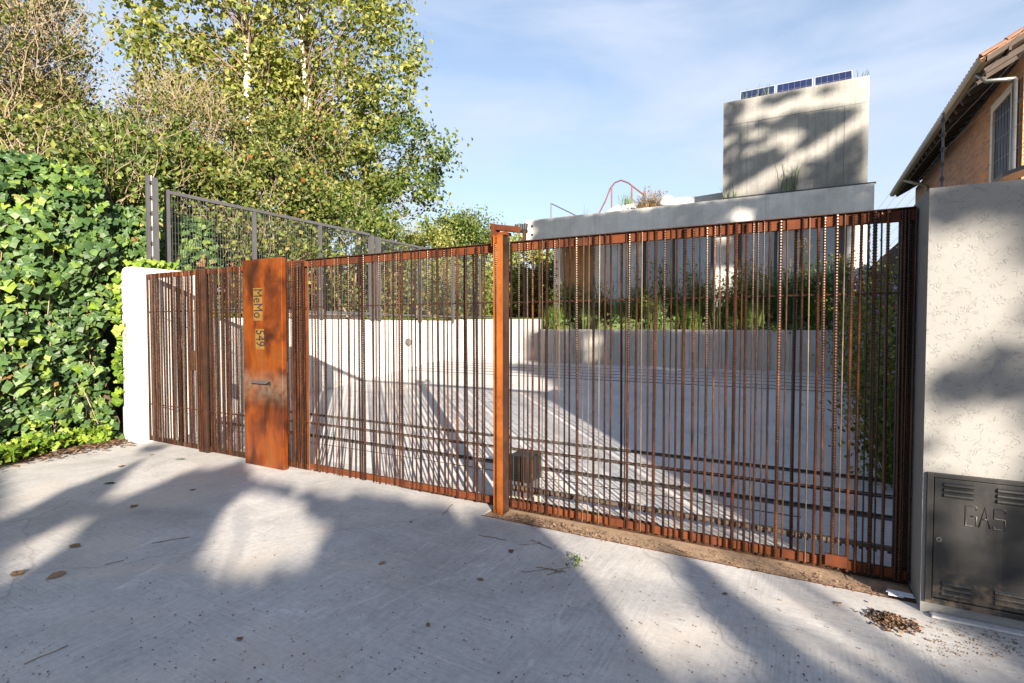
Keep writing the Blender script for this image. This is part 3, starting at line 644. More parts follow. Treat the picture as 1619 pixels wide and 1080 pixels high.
box(FX1 - .28, FX1 - .1, 14.8, 22, 1.5, 4.02).build('end_wall', M['fascia'], H)
box(gx(875, 14.4), gx(875, 14.4) + .2, 15.32, 22, 1.5, 4.02).build('end_wall', M['fascia'], H)
# roof tower with boards
TX0, TX1 = gx(1140, 14.1), gx(1367, 14.1); TZ0, TZ1 = 4.66, 6.99
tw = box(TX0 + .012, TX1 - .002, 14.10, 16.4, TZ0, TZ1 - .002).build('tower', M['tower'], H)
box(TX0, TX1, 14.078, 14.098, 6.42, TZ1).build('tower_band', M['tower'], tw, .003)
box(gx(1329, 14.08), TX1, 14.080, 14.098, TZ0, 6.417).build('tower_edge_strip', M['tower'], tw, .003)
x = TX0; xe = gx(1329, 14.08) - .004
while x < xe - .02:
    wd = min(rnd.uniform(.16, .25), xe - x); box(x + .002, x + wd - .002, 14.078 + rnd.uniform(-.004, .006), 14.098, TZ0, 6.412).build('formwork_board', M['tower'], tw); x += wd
box(TX0 - .02, TX1 + .15, 14.02, 14.09, 4.625, 4.655).build('shadow_gap', M['mullion'], H)
for i, (a, b_) in enumerate(((1165, 1220), (1221.5, 1279), (1281, 1341))):
    xa, xb = gx(a, 14.35), gx(b_, 14.35)
    s_ = thing('solar_panel', ['leftmost solar panel on the tower roof, weeds in front of it', 'middle one of three solar panels on the tower roof', 'rightmost solar panel on the tower roof, nearest the tower edge'][i], 'solar panel', ((xa + xb) / 2, 14.35, 7.0), 'solar panels on the tower roof')
    U = Vector((0, .45, .85)).normalized(); c = Vector(((xa + xb) / 2, 14.38, 7.12)); hx = Vector(((xb - xa) / 2 - .008, 0, 0)); nn = hx.normalized().cross(U)
    MB().obox(c, hx, U * .24, nn * .015).build('frame', M['alu'], s_)
    for cc in range(6):
        for rr in range(2):
            MB().obox(c + nn * -.0 + hx * (-1 + (cc + .5) / 3) * .97 + U * (-.115 + rr * .23) * .97 + (nn if nn.y < 0 else -nn) * .017, hx * .155, U * .108, nn * .002).build('solar_cell', M['panel_cell'], s_)
# things on the roof
t = thing('roof_parapet', 'sunlit white lumpy parapet on the flat roof left of the tower', 'parapet', (-3.5, 14.9, 4.6))
b = MB(); ptz = [(960, 4.86), (975, 4.98), (1000, 4.97), (1040, 4.90), (1070, 5.0), (1100, 4.97), (1137, 5.0), (1150, 5.0)]
for (a, za), (c, zc) in zip(ptz, ptz[1:]):
    b.poly([(gx(a, 14.9), 14.9, 4.3), (gx(c, 14.9), 14.9, 4.3), (gx(c, 14.9), 14.9, zc), (gx(a, 14.9), 14.9, za)]); b.poly([(gx(a, 14.9), 14.9, za), (gx(c, 14.9), 14.9, zc), (gx(c, 14.9), 15.3, zc), (gx(a, 14.9), 15.3, za)])
b.poly([(gx(960, 14.9), 15.3, 4.3), (gx(960, 14.9), 14.9, 4.3), (gx(960, 14.9), 14.9, 4.86), (gx(960, 14.9), 15.3, 4.86)])
b.build('coping', M['white'], t)
bm = MB(); cc = Vector((gx(1053, 14.5), 14.5, 4.82)); rings = []
for i in range(7):
    a = math.pi * i / 12; rings.append((cc + Vector((0, 0, .30 * math.sin(a) - .12)), .24 * math.cos(a) + .01))
bm.tube([r_[0] for r_ in rings], [r_[1] for r_ in rings], 12); tag(bm.build('roof_vent', M['white'], smooth=True), 'rounded white vent hood on the roof edge beside the dry bush', 'roof vent')
t = thing('roof_ladder_rail', 'red curved handrail rising above the flat roof left of the dry bush', 'handrail', (gx(975, 15), 15, 4.4))
def rp(px, py, Y): t_ = (px - 809.5) / F; d = Y / (math.cos(YAW) + math.sin(YAW) * t_); return at(px, py, d)
b = MB(); b.tube([rp(x_, y_, 15.0) for x_, y_ in ((947, 338), (957, 318), (965, 298), (972, 289), (982, 285), (993, 289), (1006, 299), (1020, 310))], .022, 8); b.build('rail', M['red_metal'], t)
for x_, y_ in ((967, 294), (999, 293)): MB().tube([rp(x_, y_, 15.0), rp(x_, 336, 15.0)], .022, 8).build('upright', M['red_metal'], t)
t = thing('roof_stay', 'dark thin steel stay with a slanting brace at the left end of the flat roof', 'stay', (gx(872, 14.3), 14.3, 4.6))
MB().tube([rp(871.5, 350, 14.3), rp(871.5, 321, 14.3)], .02, 6).build('upright', M['dark_metal'], t); MB().tube([rp(872, 322, 14.3), rp(915, 343, 14.3)], .018, 6).build('brace', M['dark_metal'], t)

# ------------------------------------------------------------------ brick house on the right
t = thing('brick_house', 'orange brick house with a clay tiled roof rising behind the stucco wall at right', 'house', (3.5, 13.3, 0)); B = t
EZ = 6.5
b = MB(); b.box(3.5, 11, 13.3, 24.3, 0, 6.55); b.poly([(3.5, 13.3, 6.55), (11, 13.3, 6.55), (7.25, 13.3, 8.75)]); b.build('wall', M['brick'], t)
sl = math.tan(R(30)); 
b = MB(); b.poly([(2.9, 13.0, 6.42), (2.9, 24.6, 6.42), (7.25, 24.6, 6.42 + 4.35 * sl), (7.25, 13.0, 6.42 + 4.35 * sl)]); b.poly([(2.9, 13.0, 6.52), (7.25, 13.0, 6.52 + 4.35 * sl), (7.25, 24.6, 6.52 + 4.35 * sl), (2.9, 24.6, 6.52)])
b.poly([(2.9, 13.0, 6.42), (7.25, 13.0, 6.42 + 4.35 * sl), (7.25, 13.0, 6.52 + 4.35 * sl), (2.9, 13.0, 6.52)])
b.poly([(11.6, 13.0, 6.52), (7.25, 13.0, 6.52 + 4.35 * sl), (7.25, 24.6, 6.52 + 4.35 * sl), (11.6, 24.6, 6.52)])
rf = b.build('roof', M['soffit'], t)
b = MB(); prf = [(-.0, .11), (-.03, .11), (-.03, 0.02), (-.09, 0.0), (-.12, .04), (-.12, .10), (-.135, .10), (-.135, .03), (-.10, -.02), (0, -.02)]
for (xa, za), (xb, zb) in zip(prf, prf[1:]): b.poly([(2.9 + xa, 12.95, 6.42 + za), (2.9 + xb, 12.95, 6.42 + zb), (2.9 + xb, 24.65, 6.42 + zb), (2.9 + xa, 24.65, 6.42 + za)])
b.build('gutter', M['gutter'], rf)
tm = MB(); nseg = 6; rad = .085
for k in range(nseg):
    a0, a1 = math.pi * k / nseg, math.pi * (k + 1) / nseg
    for (ra, rb) in ((rad, rad * .86),):
        tm.poly([(0, ra * math.cos(a0), ra * math.sin(a0)), (.45, rb * math.cos(a0), rb * math.sin(a0)), (.45, rb * math.cos(a1), rb * math.sin(a1)), (0, ra * math.cos(a1), ra * math.sin(a1))])
        tm.poly([(0, ra * math.cos(a0), ra * math.sin(a0)), (0, ra * math.cos(a1), ra * math.sin(a1)), (0, (ra - .018) * math.cos(a1), (ra - .018) * math.sin(a1)), (0, (ra - .018) * math.cos(a0), (ra - .018) * math.sin(a0))])
tme = tm.mesh('roof_tile', M['tile'])
y = 13.1; cnt = 0
while y < 24.5:
    for r_ in range(4):
        inst('roof_tile', tme, rf, (2.84 + r_ * .36, y + rnd.uniform(-.008, .008), 6.535 + r_ * .36 * sl), (0, -R(30) + rnd.uniform(-.03, .03), rnd.uniform(-.02, .02))); cnt += 1
    y += 0.185
b = MB()
for r_ in range(4, 13):
    y = 13.1
    while y < 24.5:
        b.tube([(2.84 + r_ * .36, y, 6.52 + r_ * .36 * sl), (2.84 + r_ * .36 + .40, y, 6.50 + (r_ * .36 + .4) * sl)], [.085, .07], 6); y += .185
stuff(b.build('upper_tiles', M['tile'], rf))
y = 13.25
while y < 24.4:
    MB().obox((3.22, y, 6.50), Vector((.30, 0, .30 * sl)), Vector((0, .035, 0)), Vector((-.02, 0, .045))).build('rafter', M['soffit'], rf); y += .55
for k in range(6):
    xx = 2.95 + k * .55; MB().obox((xx + .27, 13.15, 6.50 + (xx - 2.9 + .27) * sl - .10), Vector((.02, 0, .0)), Vector((0, .16, 0)), Vector((0, 0, .04))).build('purlin', M['soffit'], rf)
# window in the brick wall (wall faces -X)
wy0, wy1, wz0, wz1 = 13.78, 14.92, 4.45, 6.05
m = MB(); m.box(3.44, 3.498, wy0 - .14, wy0, wz0 - .12, wz1 + .16); m.box(3.44, 3.498, wy1, wy1 + .14, wz0 - .12, wz1 + .16); m.box(3.44, 3.498, wy0, wy1, wz1, wz1 + .16); m.box(3.42, 3.498, wy0, wy1, wz0 - .12, wz0)
wn = m.build('window', M['cream'], t, .004)
box(3.485, 3.497, wy0, wy1, wz0, wz1).build('pane', M['mullion'], wn)
for k in range(6): box(3.462, 3.474, wy0 + .08 + k * .19, wy0 + .094 + k * .19, wz0, wz1).build('window_bar', M['mullion'], wn)
MB().tube([(3.42, 13.42, 6.15), (3.42, 13.42, 0.1)], .055, 10).build('downpipe', M['steel'], t, smooth=True)
MB().tube([(2.86, 13.5, 6.40), (3.0, 13.48, 6.22), (3.42, 13.42, 6.16)], .04, 10).build('gutter_elbow', M['steel'], t, smooth=True)
MB().tube([(3.40, 21.5, 6.0), (3.40, 21.5, 4.0)], .05, 8).build('downpipe', M['gutter'], t, smooth=True); MB().tube([(2.85, 22.0, 6.38), (3.40, 21.5, 6.0)], .05, 8).build('gutter_elbow', M['gutter'], t, smooth=True)
o = MB().obox(at(1625, 268, 8.5), Vector((.42, 0, .15)), Vector((0, .5, .0)), Vector((-.006, 0, .03))).build('lean_to_roof', M['dark_metal'], None); tag(o, 'dark sloping lean-to roof against the brick house at the right edge', 'roof')
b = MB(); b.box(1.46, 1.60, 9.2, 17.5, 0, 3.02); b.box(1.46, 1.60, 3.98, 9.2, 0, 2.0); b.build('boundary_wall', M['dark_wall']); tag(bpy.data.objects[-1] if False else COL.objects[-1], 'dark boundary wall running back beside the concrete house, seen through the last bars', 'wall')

# ------------------------------------------------------------------ vegetation tools
def rand_rot(q):
    while True:
        v = Vector((q.uniform(-1, 1), q.uniform(-1, 1), q.uniform(-1, 1)))
        if 0.05 < v.length < 1: return v.normalized()
def leaf_mesh(name, P, size, mat, shape='diamond', q=None, face=None, facew=0.0):
    """many small leaves at points P (n,3) as one numpy mesh"""
    P = np.asarray(P, dtype=float).reshape(-1, 3); n = len(P); rg = np.random.default_rng(q or 1)
    nr = rg.normal(size=(n, 3))
    if face is not None: nr = nr * (1 - facew) + np.array(face)[None] * facew * 1.6
    nr /= np.linalg.norm(nr, axis=1)[:, None]
    u = rg.normal(size=(n, 3)); u -= nr * (u * nr).sum(1)[:, None]; u /= np.linalg.norm(u, axis=1)[:, None]; v = np.cross(nr, u)
    sz = size * rg.uniform(0.6, 1.35, n)[:, None]
    if shape == 'diamond': tpl = [(-.5, 0, 0), (-.05, .38, .08), (.55, 0, 0), (-.05, -.38, .08)]; fc = [(0, 1, 2, 3)]
    elif shape == 'ivy': 
        tpl = [(0, 0, 0), (-.32, .28, .05), (-.10, .55, .0), (.12, .30, .06), (.62, 0, -.08), (.12, -.30, .06), (-.10, -.55, .0), (-.32, -.28, .05)]; fc = [(0, 3, 2, 1), (0, 4, 3), (0, 5, 4), (0, 7, 6, 5)]
    else: tpl = [(-.5, .0, 0), (-.1, .16, .02), (.6, 0, 0.05), (-.1, -.16, .02)]; fc = [(0, 1, 2, 3)]
    k = len(tpl); V = np.zeros((n, k, 3))
    for i, (a, b_, c) in enumerate(tpl): V[:, i] = P + sz * (u * a + v * b_ + nr * c)
    V = V.reshape(-1, 3); fs_ = []; 
    for f in fc: fs_.append(np.arange(n)[:, None] * k + np.array(f)[None])
    faces = [];
    for a in fs_: faces += a.tolist()
    return V, faces
def leaves(name, P, size, mat, parent=None, shape='diamond', q=1, face=None, facew=0.0):
    V, faces = leaf_mesh(name, P, size, mat, shape, q, face, facew)
    me = bpy.data.meshes.new(name); o_ = np.array(org(parent)); me.from_pydata((V - o_).tolist(), [], faces); me.materials.append(mat); me.update()
    ob = bpy.data.objects.new(name, me); COL.objects.link(ob)
    if parent: ob.parent = parent
    return ob
def wander(p, q_, n, amp, r):
    p = Vector(p); q_ = Vector(q_); L_ = (q_ - p).length; pts = []
    for i in range(n + 1):
        f = i / n; b_ = p.lerp(q_, f)
        if 0 < i < n: b_ += Vector((r.uniform(-1, 1), r.uniform(-1, 1), r.uniform(-1, 1))) * amp * L_
        pts.append(b_)
    return pts
def crown_points(ells, nclump, per, sig, r, shell=0.55):
    cl = []; tot = sum(e[3] for e in ells)
    for c, rad, up, wgt in ells:
        for _ in range(int(nclump * wgt / tot)):
            d = rand_rot(r) * (r.random() ** 0.33 * (1 - shell) + shell if shell else r.random() ** .33)
            cl.append(Vector(c) + Vector((d.x * rad, d.y * rad, d.z * up)))
    P = []
    for c in cl:
        s_ = sig * r.uniform(.6, 1.5)
        for _ in range(int(per * r.uniform(.5, 1.5))): P.append((c.x + r.gauss(0, s_), c.y + r.gauss(0, s_), c.z + r.gauss(0, s_ * .8)))
    return cl, P

# ------------------------------------------------------------------ poplars (left)
def tree(name, label, base, top, r0, ells, nclump, per, sig, leafsize, lmat, bmat, seed, cat='tree', limb_r=0.035, group=None, sh='diamond', stop=1.0):
    r = random.Random(seed); t = thing(name, label, cat, base, group)
    base = Vector(base); top = Vector(top); m = MB(); pts = wander(base, top, 9, 0.012, r); m.tube(pts, [r0 * (1 - .8 * i / 9) for i in range(10)], 10); m.build('trunk', bmat, t, smooth=True)
    cl, P = crown_points(ells, nclump, per, sig, r)
    m = MB()
    for c in cl:
        f = max(0.12, min(.97, (c.z - base.z) / (top.z - base.z) - r.uniform(.05, .22))); st = base.lerp(top, f)
        if r.random() < .6: m.tube(wander(st, c, 4, .09, r), [limb_r * .55, limb_r * .38, limb_r * .26, limb_r * .16, limb_r * .08], 4, cap=False)
    m.build('branches', M['bark'], t, smooth=True)
    stuff(leaves('crown', P, leafsize, lmat, t, sh, seed)); return t
tree('poplar_tree', 'tall white-barked poplar left of its twin, pale yellow-green crown above the fence', at(412, 520, 12.3), at(372, -330, 12.3), .115,
     [(at(300, 60, 12.6), 1.5, 1.9, 1.5), (at(400, 20, 13), 1.5, 2.4, 2), (at(275, 110, 12.5), .85, 1.1, .7), (at(390, 210, 13), 1.3, 1.4, 1.0), (at(330, -150, 13), 2.2, 1.8, 1.4)],
     290, 52, .21, .12, M['leaf_poplar'], M['poplar_bark'], 11)
tree('poplar_tree', 'second tall white-barked poplar, its low limbs reaching right over the sky', at(490, 520, 13.3), at(474, -330, 13.3), .135,
     [(at(520, 60, 14), 1.7, 2.6, 2.4), (at(600, 90, 14), 1.1, 1.9, 1.0), (at(450, 160, 14), 1.3, 2.0, 1.2), (at(530, 260, 14), 1.3, 1.5, 1.2), (at(500, -160, 14), 2.2, 1.8, 1.2)],
     330, 52, .21, .12, M['leaf_poplar'], M['poplar_bark'], 12)
tree('poplar_tree', 'lower green poplar whose leafy limbs stick out farthest right against the sky', at(560, 520, 15.2), at(590, 150, 15.2), .11,
     [(at(620, 240, 14.8), 1.25, .9, 1.3), (at(670, 245, 14.8), .85, .75, .8), (at(645, 320, 14.8), 1.0, .7, 1.0), (at(580, 320, 14.8), .9, .7, .7), (at(600, 180, 14.8), .9, .7, .6)],
     125, 50, .17, .11, M['leaf_poplar_green'], M['poplar_bark'], 13)
# bare brown shrubs with twigs
def shrub(name, label, c, rad, up, ncl, per, sig, ls, lmat, seed, ntw=200, cat='shrub', twl=.9, drift=(.2, -.1, .8), group=None, tw=M['twig'], root=None):
    r = random.Random(seed); c = Vector(c); base = Vector((c.x, c.y, root if root is not None else c.z - up)); t = thing(name, label, cat, base, group)
    cl, P = crown_points([(c, rad, up, 1)], ncl, per, sig, r, 0.35); stuff(leaves('foliage', P, ls, lmat, t, 'diamond', seed))
    m = MB()
    for k in range(7):
        e = Vector(c) + Vector((r.uniform(-.7, .7) * rad, r.uniform(-.5, .5) * rad, r.uniform(0.0, .9) * up)); m.tube(wander(base + Vector((r.uniform(-.5, .5) * rad, r.uniform(-.3, .3) * rad, 0)), e, 6, .05, r), [.035, .03, .026, .022, .016, .01, .006], 5)
    m.build('stems', tw, t, smooth=True); m = MB()
    for k in range(ntw):
        d = rand_rot(r); s_ = c + Vector((d.x * rad, d.y * rad, d.z * up)) * r.random() ** .4; dd = (Vector(drift) + rand_rot(r) * .7).normalized() * twl * r.uniform(.4, 1.2)
        m.tube(wander(s_, s_ + dd, 3, .07, r), [.007, .006, .004, .002], 3, cap=False)
    stuff(m.build('twigs', tw, t)); return t
shrub('tall_shrub', 'tall brown twiggy bush in the top left corner above the ivy', at(5, 70, 9.0), 1.15, 1.6, 200, 75, .16, .06, M['leaf_brown'], 21, 800, root=1.6, twl=1.2)
shrub('tall_shrub', 'brown twiggy bush beside the top left corner, thinning towards the sky', at(75, 200, 9.5), .75, .9, 90, 70, .16, .06, M['leaf_brown'], 22, 380, root=1.6, twl=1.0)
shrub('tall_shrub', 'bare branching bush with tan stems standing between the corner bush and the poplars', at(285, 215, 11.0), 1.1, 1.0, 80, 60, .18, .065, M['leaf_brown'], 23, 360, root=1.6, twl=1.0)
greens = [('dark shrub low behind the middle of the mesh fence', (490, 455), 12.5, 1.1, .8), ('dark shrub low behind the double fence post', (570, 460), 13.5, 1.1, .8), ('bright small-leaved bush topping the ivy at the left edge', (30, 265), 7.3, 1.0, .62), ('bright small-leaved bush between the ivy top and the black insulator post', (150, 300), 7.7, .75, .55), ('mixed green shrub directly behind the first fence panel', (300, 330), 10.2, 1.25, 1.1), ('green shrub with reddish sprigs behind the second fence panel', (425, 330), 11.0, 1.3, 1.1),
          ('green shrub behind the thick double fence post', (540, 370), 12.5, 1.3, 1.0), ('low dense shrub under the lowest poplar limbs', (610, 450), 14.0, 1.0, .8),
          ('dense shrub seen left of the orange post above the pale wall', (725, 460), 16.5, 1.3, .75), ('leafy bush behind the ivy, above the white pillar', (190, 270), 9.0, .95, .9),
          ('shrub filling the gap under the poplar trunks', (460, 250), 12.6, 1.4, .9), ('dense green shrub low behind the corten panel top', (400, 420), 10.0, 1.2, .7), ('sprawling bush under the bare tan stems', (250, 255), 10.5, 1.1, .75)]
for i, (lb, (px, py), d, rad, up) in enumerate(greens):
    shrub('garden_shrub', lb, at(px, py, d), rad, up, int(85 * rad * up), 85, .17, .085, M['leaf_shrub'] if i % 3 else M['leaf_poplar_green'], 31 + i, 170, twl=.6, root=1.6, group='shrubs behind the mesh fence')
far = [('pale green young tree farther back, left of the post bracket', (715, 385), 24, 1.0, 1.3), ('rounded pale green young tree just left of the post bracket', (750, 385), 24, 1.0, 1.5), ('bright leafy bush between the orange post and the concrete house', (830, 440), 20.5, 1.4, 1.6),
       ('dark bush low behind the far fence posts', (860, 470), 19, 1.0, 1.0), ('pale bush at the far left of the distant trees', (670, 395), 22, 1.2, 1.2), ('dense bush behind the far end of the fence', (780, 460), 19.0, 1.5, 1.0)]
for i, (lb, (px, py), d, rad, up) in enumerate(far):
    shrub('distant_tree', lb, at(px, py, d), rad, up, int(50 * rad * up), 80, .22, .11, M['leaf_poplar'] if i > 1 else M['leaf_poplar_green'], 51 + i, 40, cat='tree', root=1.6, group='small trees beyond the end wall')
# backdrop tree line behind everything at left
r = random.Random(5); P = []
for k in range(42000):
    X = r.uniform(-55, -7); Y = 24 + r.uniform(0, 3) + (X + 26) * .1; P.append((X, Y, 1.6 + r.random() ** 1.3 * (1.9 + .5 * math.sin(X * 1.3) + .3 * math.sin(X * 3.1))))
stuff(leaves('hedgerow', P, .22, M['leaf_shrub'], None, 'diamond', 5), 'continuous green hedgerow closing the view behind the garden', 'hedge')
# grass on the end wall top, stones
P = []; g = MB()
def blade(m, p, h, lean, w_, r):
    a = r.uniform(0, 6.28); dx, dy = math.cos(a) * lean * h, math.sin(a) * lean * h; b_ = a + 1.57; wx, wy = math.cos(b_) * w_, math.sin(b_) * w_
    p1 = (p[0] + dx * .35, p[1] + dy * .35, p[2] + h * .6); p2 = (p[0] + dx, p[1] + dy, p[2] + h * r.uniform(.8, 1))
    m.poly([(p[0] - wx, p[1] - wy, p[2]), (p[0] + wx, p[1] + wy, p[2]), (p1[0] + wx * .8, p1[1] + wy * .8, p1[2]), (p1[0] - wx * .8, p1[1] - wy * .8, p1[2])])
    m.poly([(p1[0] - wx * .8, p1[1] - wy * .8, p1[2]), (p1[0] + wx * .8, p1[1] + wy * .8, p1[2]), p2])
r = random.Random(8)
for k in range(9000):
    X = r.uniform(-8.2, -5.2); Y = r.uniform(11.55, 14.5); blade(g, (X, Y, 1.6), r.uniform(.05, .16), .5, .006, r)
for k in range(2500):
    X = r.uniform(-8.5, -8.2); Y = r.uniform(6, 11.5); blade(g, (X, Y, 1.6), r.uniform(.05, .18), .5, .006, r)
stuff(g.build('lawn_grass', M['grass_bright']), 'short bright grass on the lawn above the pale end wall', 'grass')
for k in range(7):
    y = 6.6 + (k % 4) * .42 + rnd.uniform(0, .1); zz = 1.66 + .075 * (k // 4); o = box(-8.40, -8.12, y, y + rnd.uniform(.3, .4), zz, zz + .07).build('flat_stone', M['stone'], None, .012)
    tag(o, ['nearest', 'second', 'third', 'farthest'][k % 4] + ' flat pale stone in the ' + ['lower', 'upper'][k // 4] + ' row stacked on the retaining wall', 'stone', 'flat stones stacked on the retaining wall')
# ------------------------------------------------------------------ planting in front of the house
def tuft(c, n, h, lean, w_, seed, label, mat, flowers=0, cat='ornamental grass', fmat=None, group=None):
    r = random.Random(seed); t = thing('ornamental_grass', label, cat, c, group); m = MB()
    for k in range(n): blade(m, (c[0] + r.gauss(0, .09), c[1] + r.gauss(0, .09), c[2]), h * r.uniform(.5, 1.15), lean * r.uniform(.3, 1.3), w_, r)
    stuff(m.build('blades', mat, t))
    if flowers:
        m = MB(); P = []
        for k in range(flowers):
            a = r.uniform(0, 6.28); rr = r.uniform(0, .4); b0 = Vector((c[0] + r.gauss(0, .06), c[1] + r.gauss(0, .06), c[2])); e = b0 + Vector((math.cos(a) * rr, math.sin(a) * rr, h * r.uniform(.9, 1.6)))
            m.tube(wander(b0, e, 3, .03, r), .0035, 3, cap=False)
            for j in range(10): P.append(e + Vector((r.gauss(0, .025), r.gauss(0, .025), r.uniform(-.16, .03))))
        stuff(m.build('stalks', mat, t)); stuff(leaves('seed_heads', P, .035, fmat or M['dry_grass'], t, 'diamond', seed))
    return t
tpos = [(880, 11.6, .75, 0), (905, 12.3, .9, 1), (930, 11.5, .7, 0), (955, 12.6, .8, 1), (985, 11.7, .7, 0), (1010, 12.8, 1.1, 1), (1035, 11.6, .85, 0), (1060, 12.4, 1.0, 1), (1090, 11.6, .8, 0), (1110, 12.7, 1.1, 1), (1140, 11.6, .75, 0), (1165, 12.3, 1.0, 1), (1190, 11.5, .8, 0), (1215, 12.5, 1.1, 1), (1245, 11.7, .9, 0), (1270, 12.4, 1.25, 1), (1300, 11.6, .9, 0), (1325, 12.2, 1.2, 1), (1345, 11.7, 1.0, 0)]
for i, (px, Y, h, fl) in enumerate(tpos):
    z0 = 1.40 if Y < 11.62 else 1.6
    tuft((gx(px, Y), Y, z0), 520, h * .85, .55, .0055, 100 + i, 'arching green grass clump in the bed above the planter wall' if not fl else 'tall grass clump with dry seed heads nearer the house windows', M['grass'] if i % 4 else M['grass_bright'], 14 if fl else 0, group='grass clumps in the planting bed' if not fl else 'seeding grass clumps by the house')
def leafy(c, h, rad, n, ls, mat, seed, label, fl=0, cat='plant', group=None):
    r = random.Random(seed); t = thing('leafy_plant', label, cat, c, group); m = MB(); P = []; Q = []
    for k in range(max(6, int(n / 40))):
        e = Vector(c) + Vector((r.gauss(0, rad * .6), r.gauss(0, rad * .6), h * r.uniform(.55, 1.15))); pts = wander(c, e, 4, .05, r); m.tube(pts, [.006, .005, .004, .003, .002], 3, cap=False)
        for j in range(40):
            f = r.random() ** .8; b_ = Vector(c).lerp(e, f); s_ = rad * .28; P.append(b_ + Vector((r.gauss(0, s_), r.gauss(0, s_), r.gauss(0, s_ * .6))))
        if fl:
            for j in range(max(1, fl // 3)): Q.append(e + Vector((r.gauss(0, .03), r.gauss(0, .03), r.gauss(0, .02))))
    stuff(m.build('stems', mat, t)); stuff(leaves('foliage', P, ls, mat, t, 'diamond', seed))
    if Q: stuff(leaves('flowers', Q, .03, M['flower'], t, 'diamond', seed))
for i, (px, Y, h, rad, nl) in enumerate([(895, 12.0, .95, .35, 1200), (945, 12.2, .85, .4, 1200), (1045, 12.3, 1.35, .3, 900), (1095, 12.3, 1.1, .35, 1100), (1020, 11.9, .7, .4, 1000), (1150, 12.0, .95, .45, 1600), (1185, 12.2, 1.2, .4, 1500), (1240, 11.9, 1.0, .45, 1500), (1290, 12.1, 1.05, .45, 1500), (1330, 11.9, 1.1, .4, 1500)]):
    leafy((gx(px, Y), Y, 1.6 if Y > 11.62 else 1.4), h, rad, nl, .05, M['leaf_poplar_green'] if i not in (5, 6) else M['leaf_poplar'], 200 + i, ['green bushy plant in front of the timber recess', 'green bushy plant left of the first window', 'tallest slender plant in front of the first window', 'leafy plant under the first window curtain', 'low leafy plant under the first window', 'yellow-green sunlit plant under the second window', 'tall yellow-green plant by the dark mullion', 'dark green plant in front of the narrow panels', 'dark green plant under the last window', 'dark plant at the right end of the planter wall'][i], 0)
# low ground cover spilling over the planter wall
r = random.Random(66); P = [(r.uniform(gx(1150, 11), 1.3), 11.15 + r.gauss(0, .06), 1.45 + r.gauss(0, .035)) for k in range(1500)] + [(r.uniform(-5.2, 1.3), r.uniform(11.2, 14.3), 1.45 + (.2 if k % 5 else .3) + r.gauss(0, .05)) for k in range(3500)]
stuff(leaves('ground_cover', P, .06, M['leaf_ivy'], None, 'ivy', 66), 'low leafy ground cover between the grasses and spilling over the planter wall', 'ground cover')
# dim flowering plants along the right boundary
for i, (px, Y, h, fl) in enumerate([(1352, 10.3, 1.5, 10), (1362, 9.2, 1.5, 6), (1378, 8.2, 1.5, 8), (1392, 7.2, 1.4, 8), (1405, 6.4, 1.5, 8), (1412, 5.6, 1.2, 3), (1385, 9.8, 1.8, 5), (1415, 8.6, 1.9, 4)]):
    leafy((min(gx(px, Y), 1.35), Y, ramp_z(Y)), h, .38, 1600, .042, M['leaf_shrub'], 230 + i, ['purple-flowered plant at the right end of the planter wall', 'tangled plant against the dark boundary wall', 'purple-flowered plant halfway along the dark boundary wall', 'straggling flowering plant close to the last gate bars', 'dense flowering plant just behind the last gate bars', 'thin straggling plant nearest the gate end', 'tall dark plant behind the flowering ones by the boundary', 'tallest dark climber against the boundary wall'][i], fl)
# weeds on the roof
def weed(px, Y, z, h, n, seed, label, mat, lean=.35, w_=.006): tuft((gx(px, Y), Y, z), n, h, lean, w_, seed, label, mat, 0, cat='weed')
weed(1245, 14.05, 4.62, .75, 40, 301, 'bright green grass tuft growing at the foot of the roof tower', M['grass_bright'], .45, .010)
weed(1152, 14.03, 4.62, .35, 30, 302, 'small weed at the left foot of the roof tower', M['grass_bright'], .9)
weed(1180, 14.2, 7.0, .32, 14, 303, 'weeds in front of the leftmost solar panel', M['grass'], .5); weed(1205, 14.2, 7.0, .42, 14, 304, 'taller weeds between the first two solar panels', M['grass'], .5)
weed(1352, 14.3, 6.98, .30, 10, 305, 'sparse weed on the right corner of the tower roof', M['grass'], .4)
weed(990, 14.9, 4.95, .35, 60, 306, 'small green plant under the red handrail', M['grass_bright'], .3)
tuft((gx(1020, 14.45), 14.45, 4.5), 900, .42, 1.0, .005, 307, 'dry brown grassy bush hanging over the roof edge', M['dry_grass'], 30)
tuft((gx(1035, 14.5), 14.5, 4.5), 500, .45, .8, .005, 308, 'dry flowering bush on the roof beside the white vent hood', M['dry_grass'], 40)
weed(927, 14.6, 4.6, .5, 12, 309, 'spindly bare plant on the left part of the flat roof', M['dark_metal'], .35, .004)

# ------------------------------------------------------------------ ivy hedge on the left
r = random.Random(77)
def ivy_surface(Y, z):                 # surface x of the ivy mass at (Y, z)
    n_ = noise.noise(Vector((Y * .9, z * .9, 3.3))) * .34 + noise.noise(Vector((Y * 2.6, z * 2.6, 9.1))) * .22
    return -8.02 + n_ - max(0, z - 2.4) * .22 - (0.0 if z > .5 else -.10)
iv = thing('ivy_hedge', 'dense sunlit ivy covering the left side up to the white pillar', 'ivy', (-8.1, 2.6, 0))
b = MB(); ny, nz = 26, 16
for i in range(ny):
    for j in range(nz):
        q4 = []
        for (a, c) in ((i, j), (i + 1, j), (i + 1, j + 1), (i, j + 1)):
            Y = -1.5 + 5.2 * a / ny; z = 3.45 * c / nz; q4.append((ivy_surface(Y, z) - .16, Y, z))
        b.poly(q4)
b.poly([(-8.3, 3.7, 0), (-12, 3.7, 0), (-12, 3.7, 3.3), (-8.6, 3.7, 3.3)]); b.poly([(-8.3, -1.5, 0), (-12, -1.5, 0), (-12, -1.5, 3.3), (-8.6, -1.5, 3.3)])
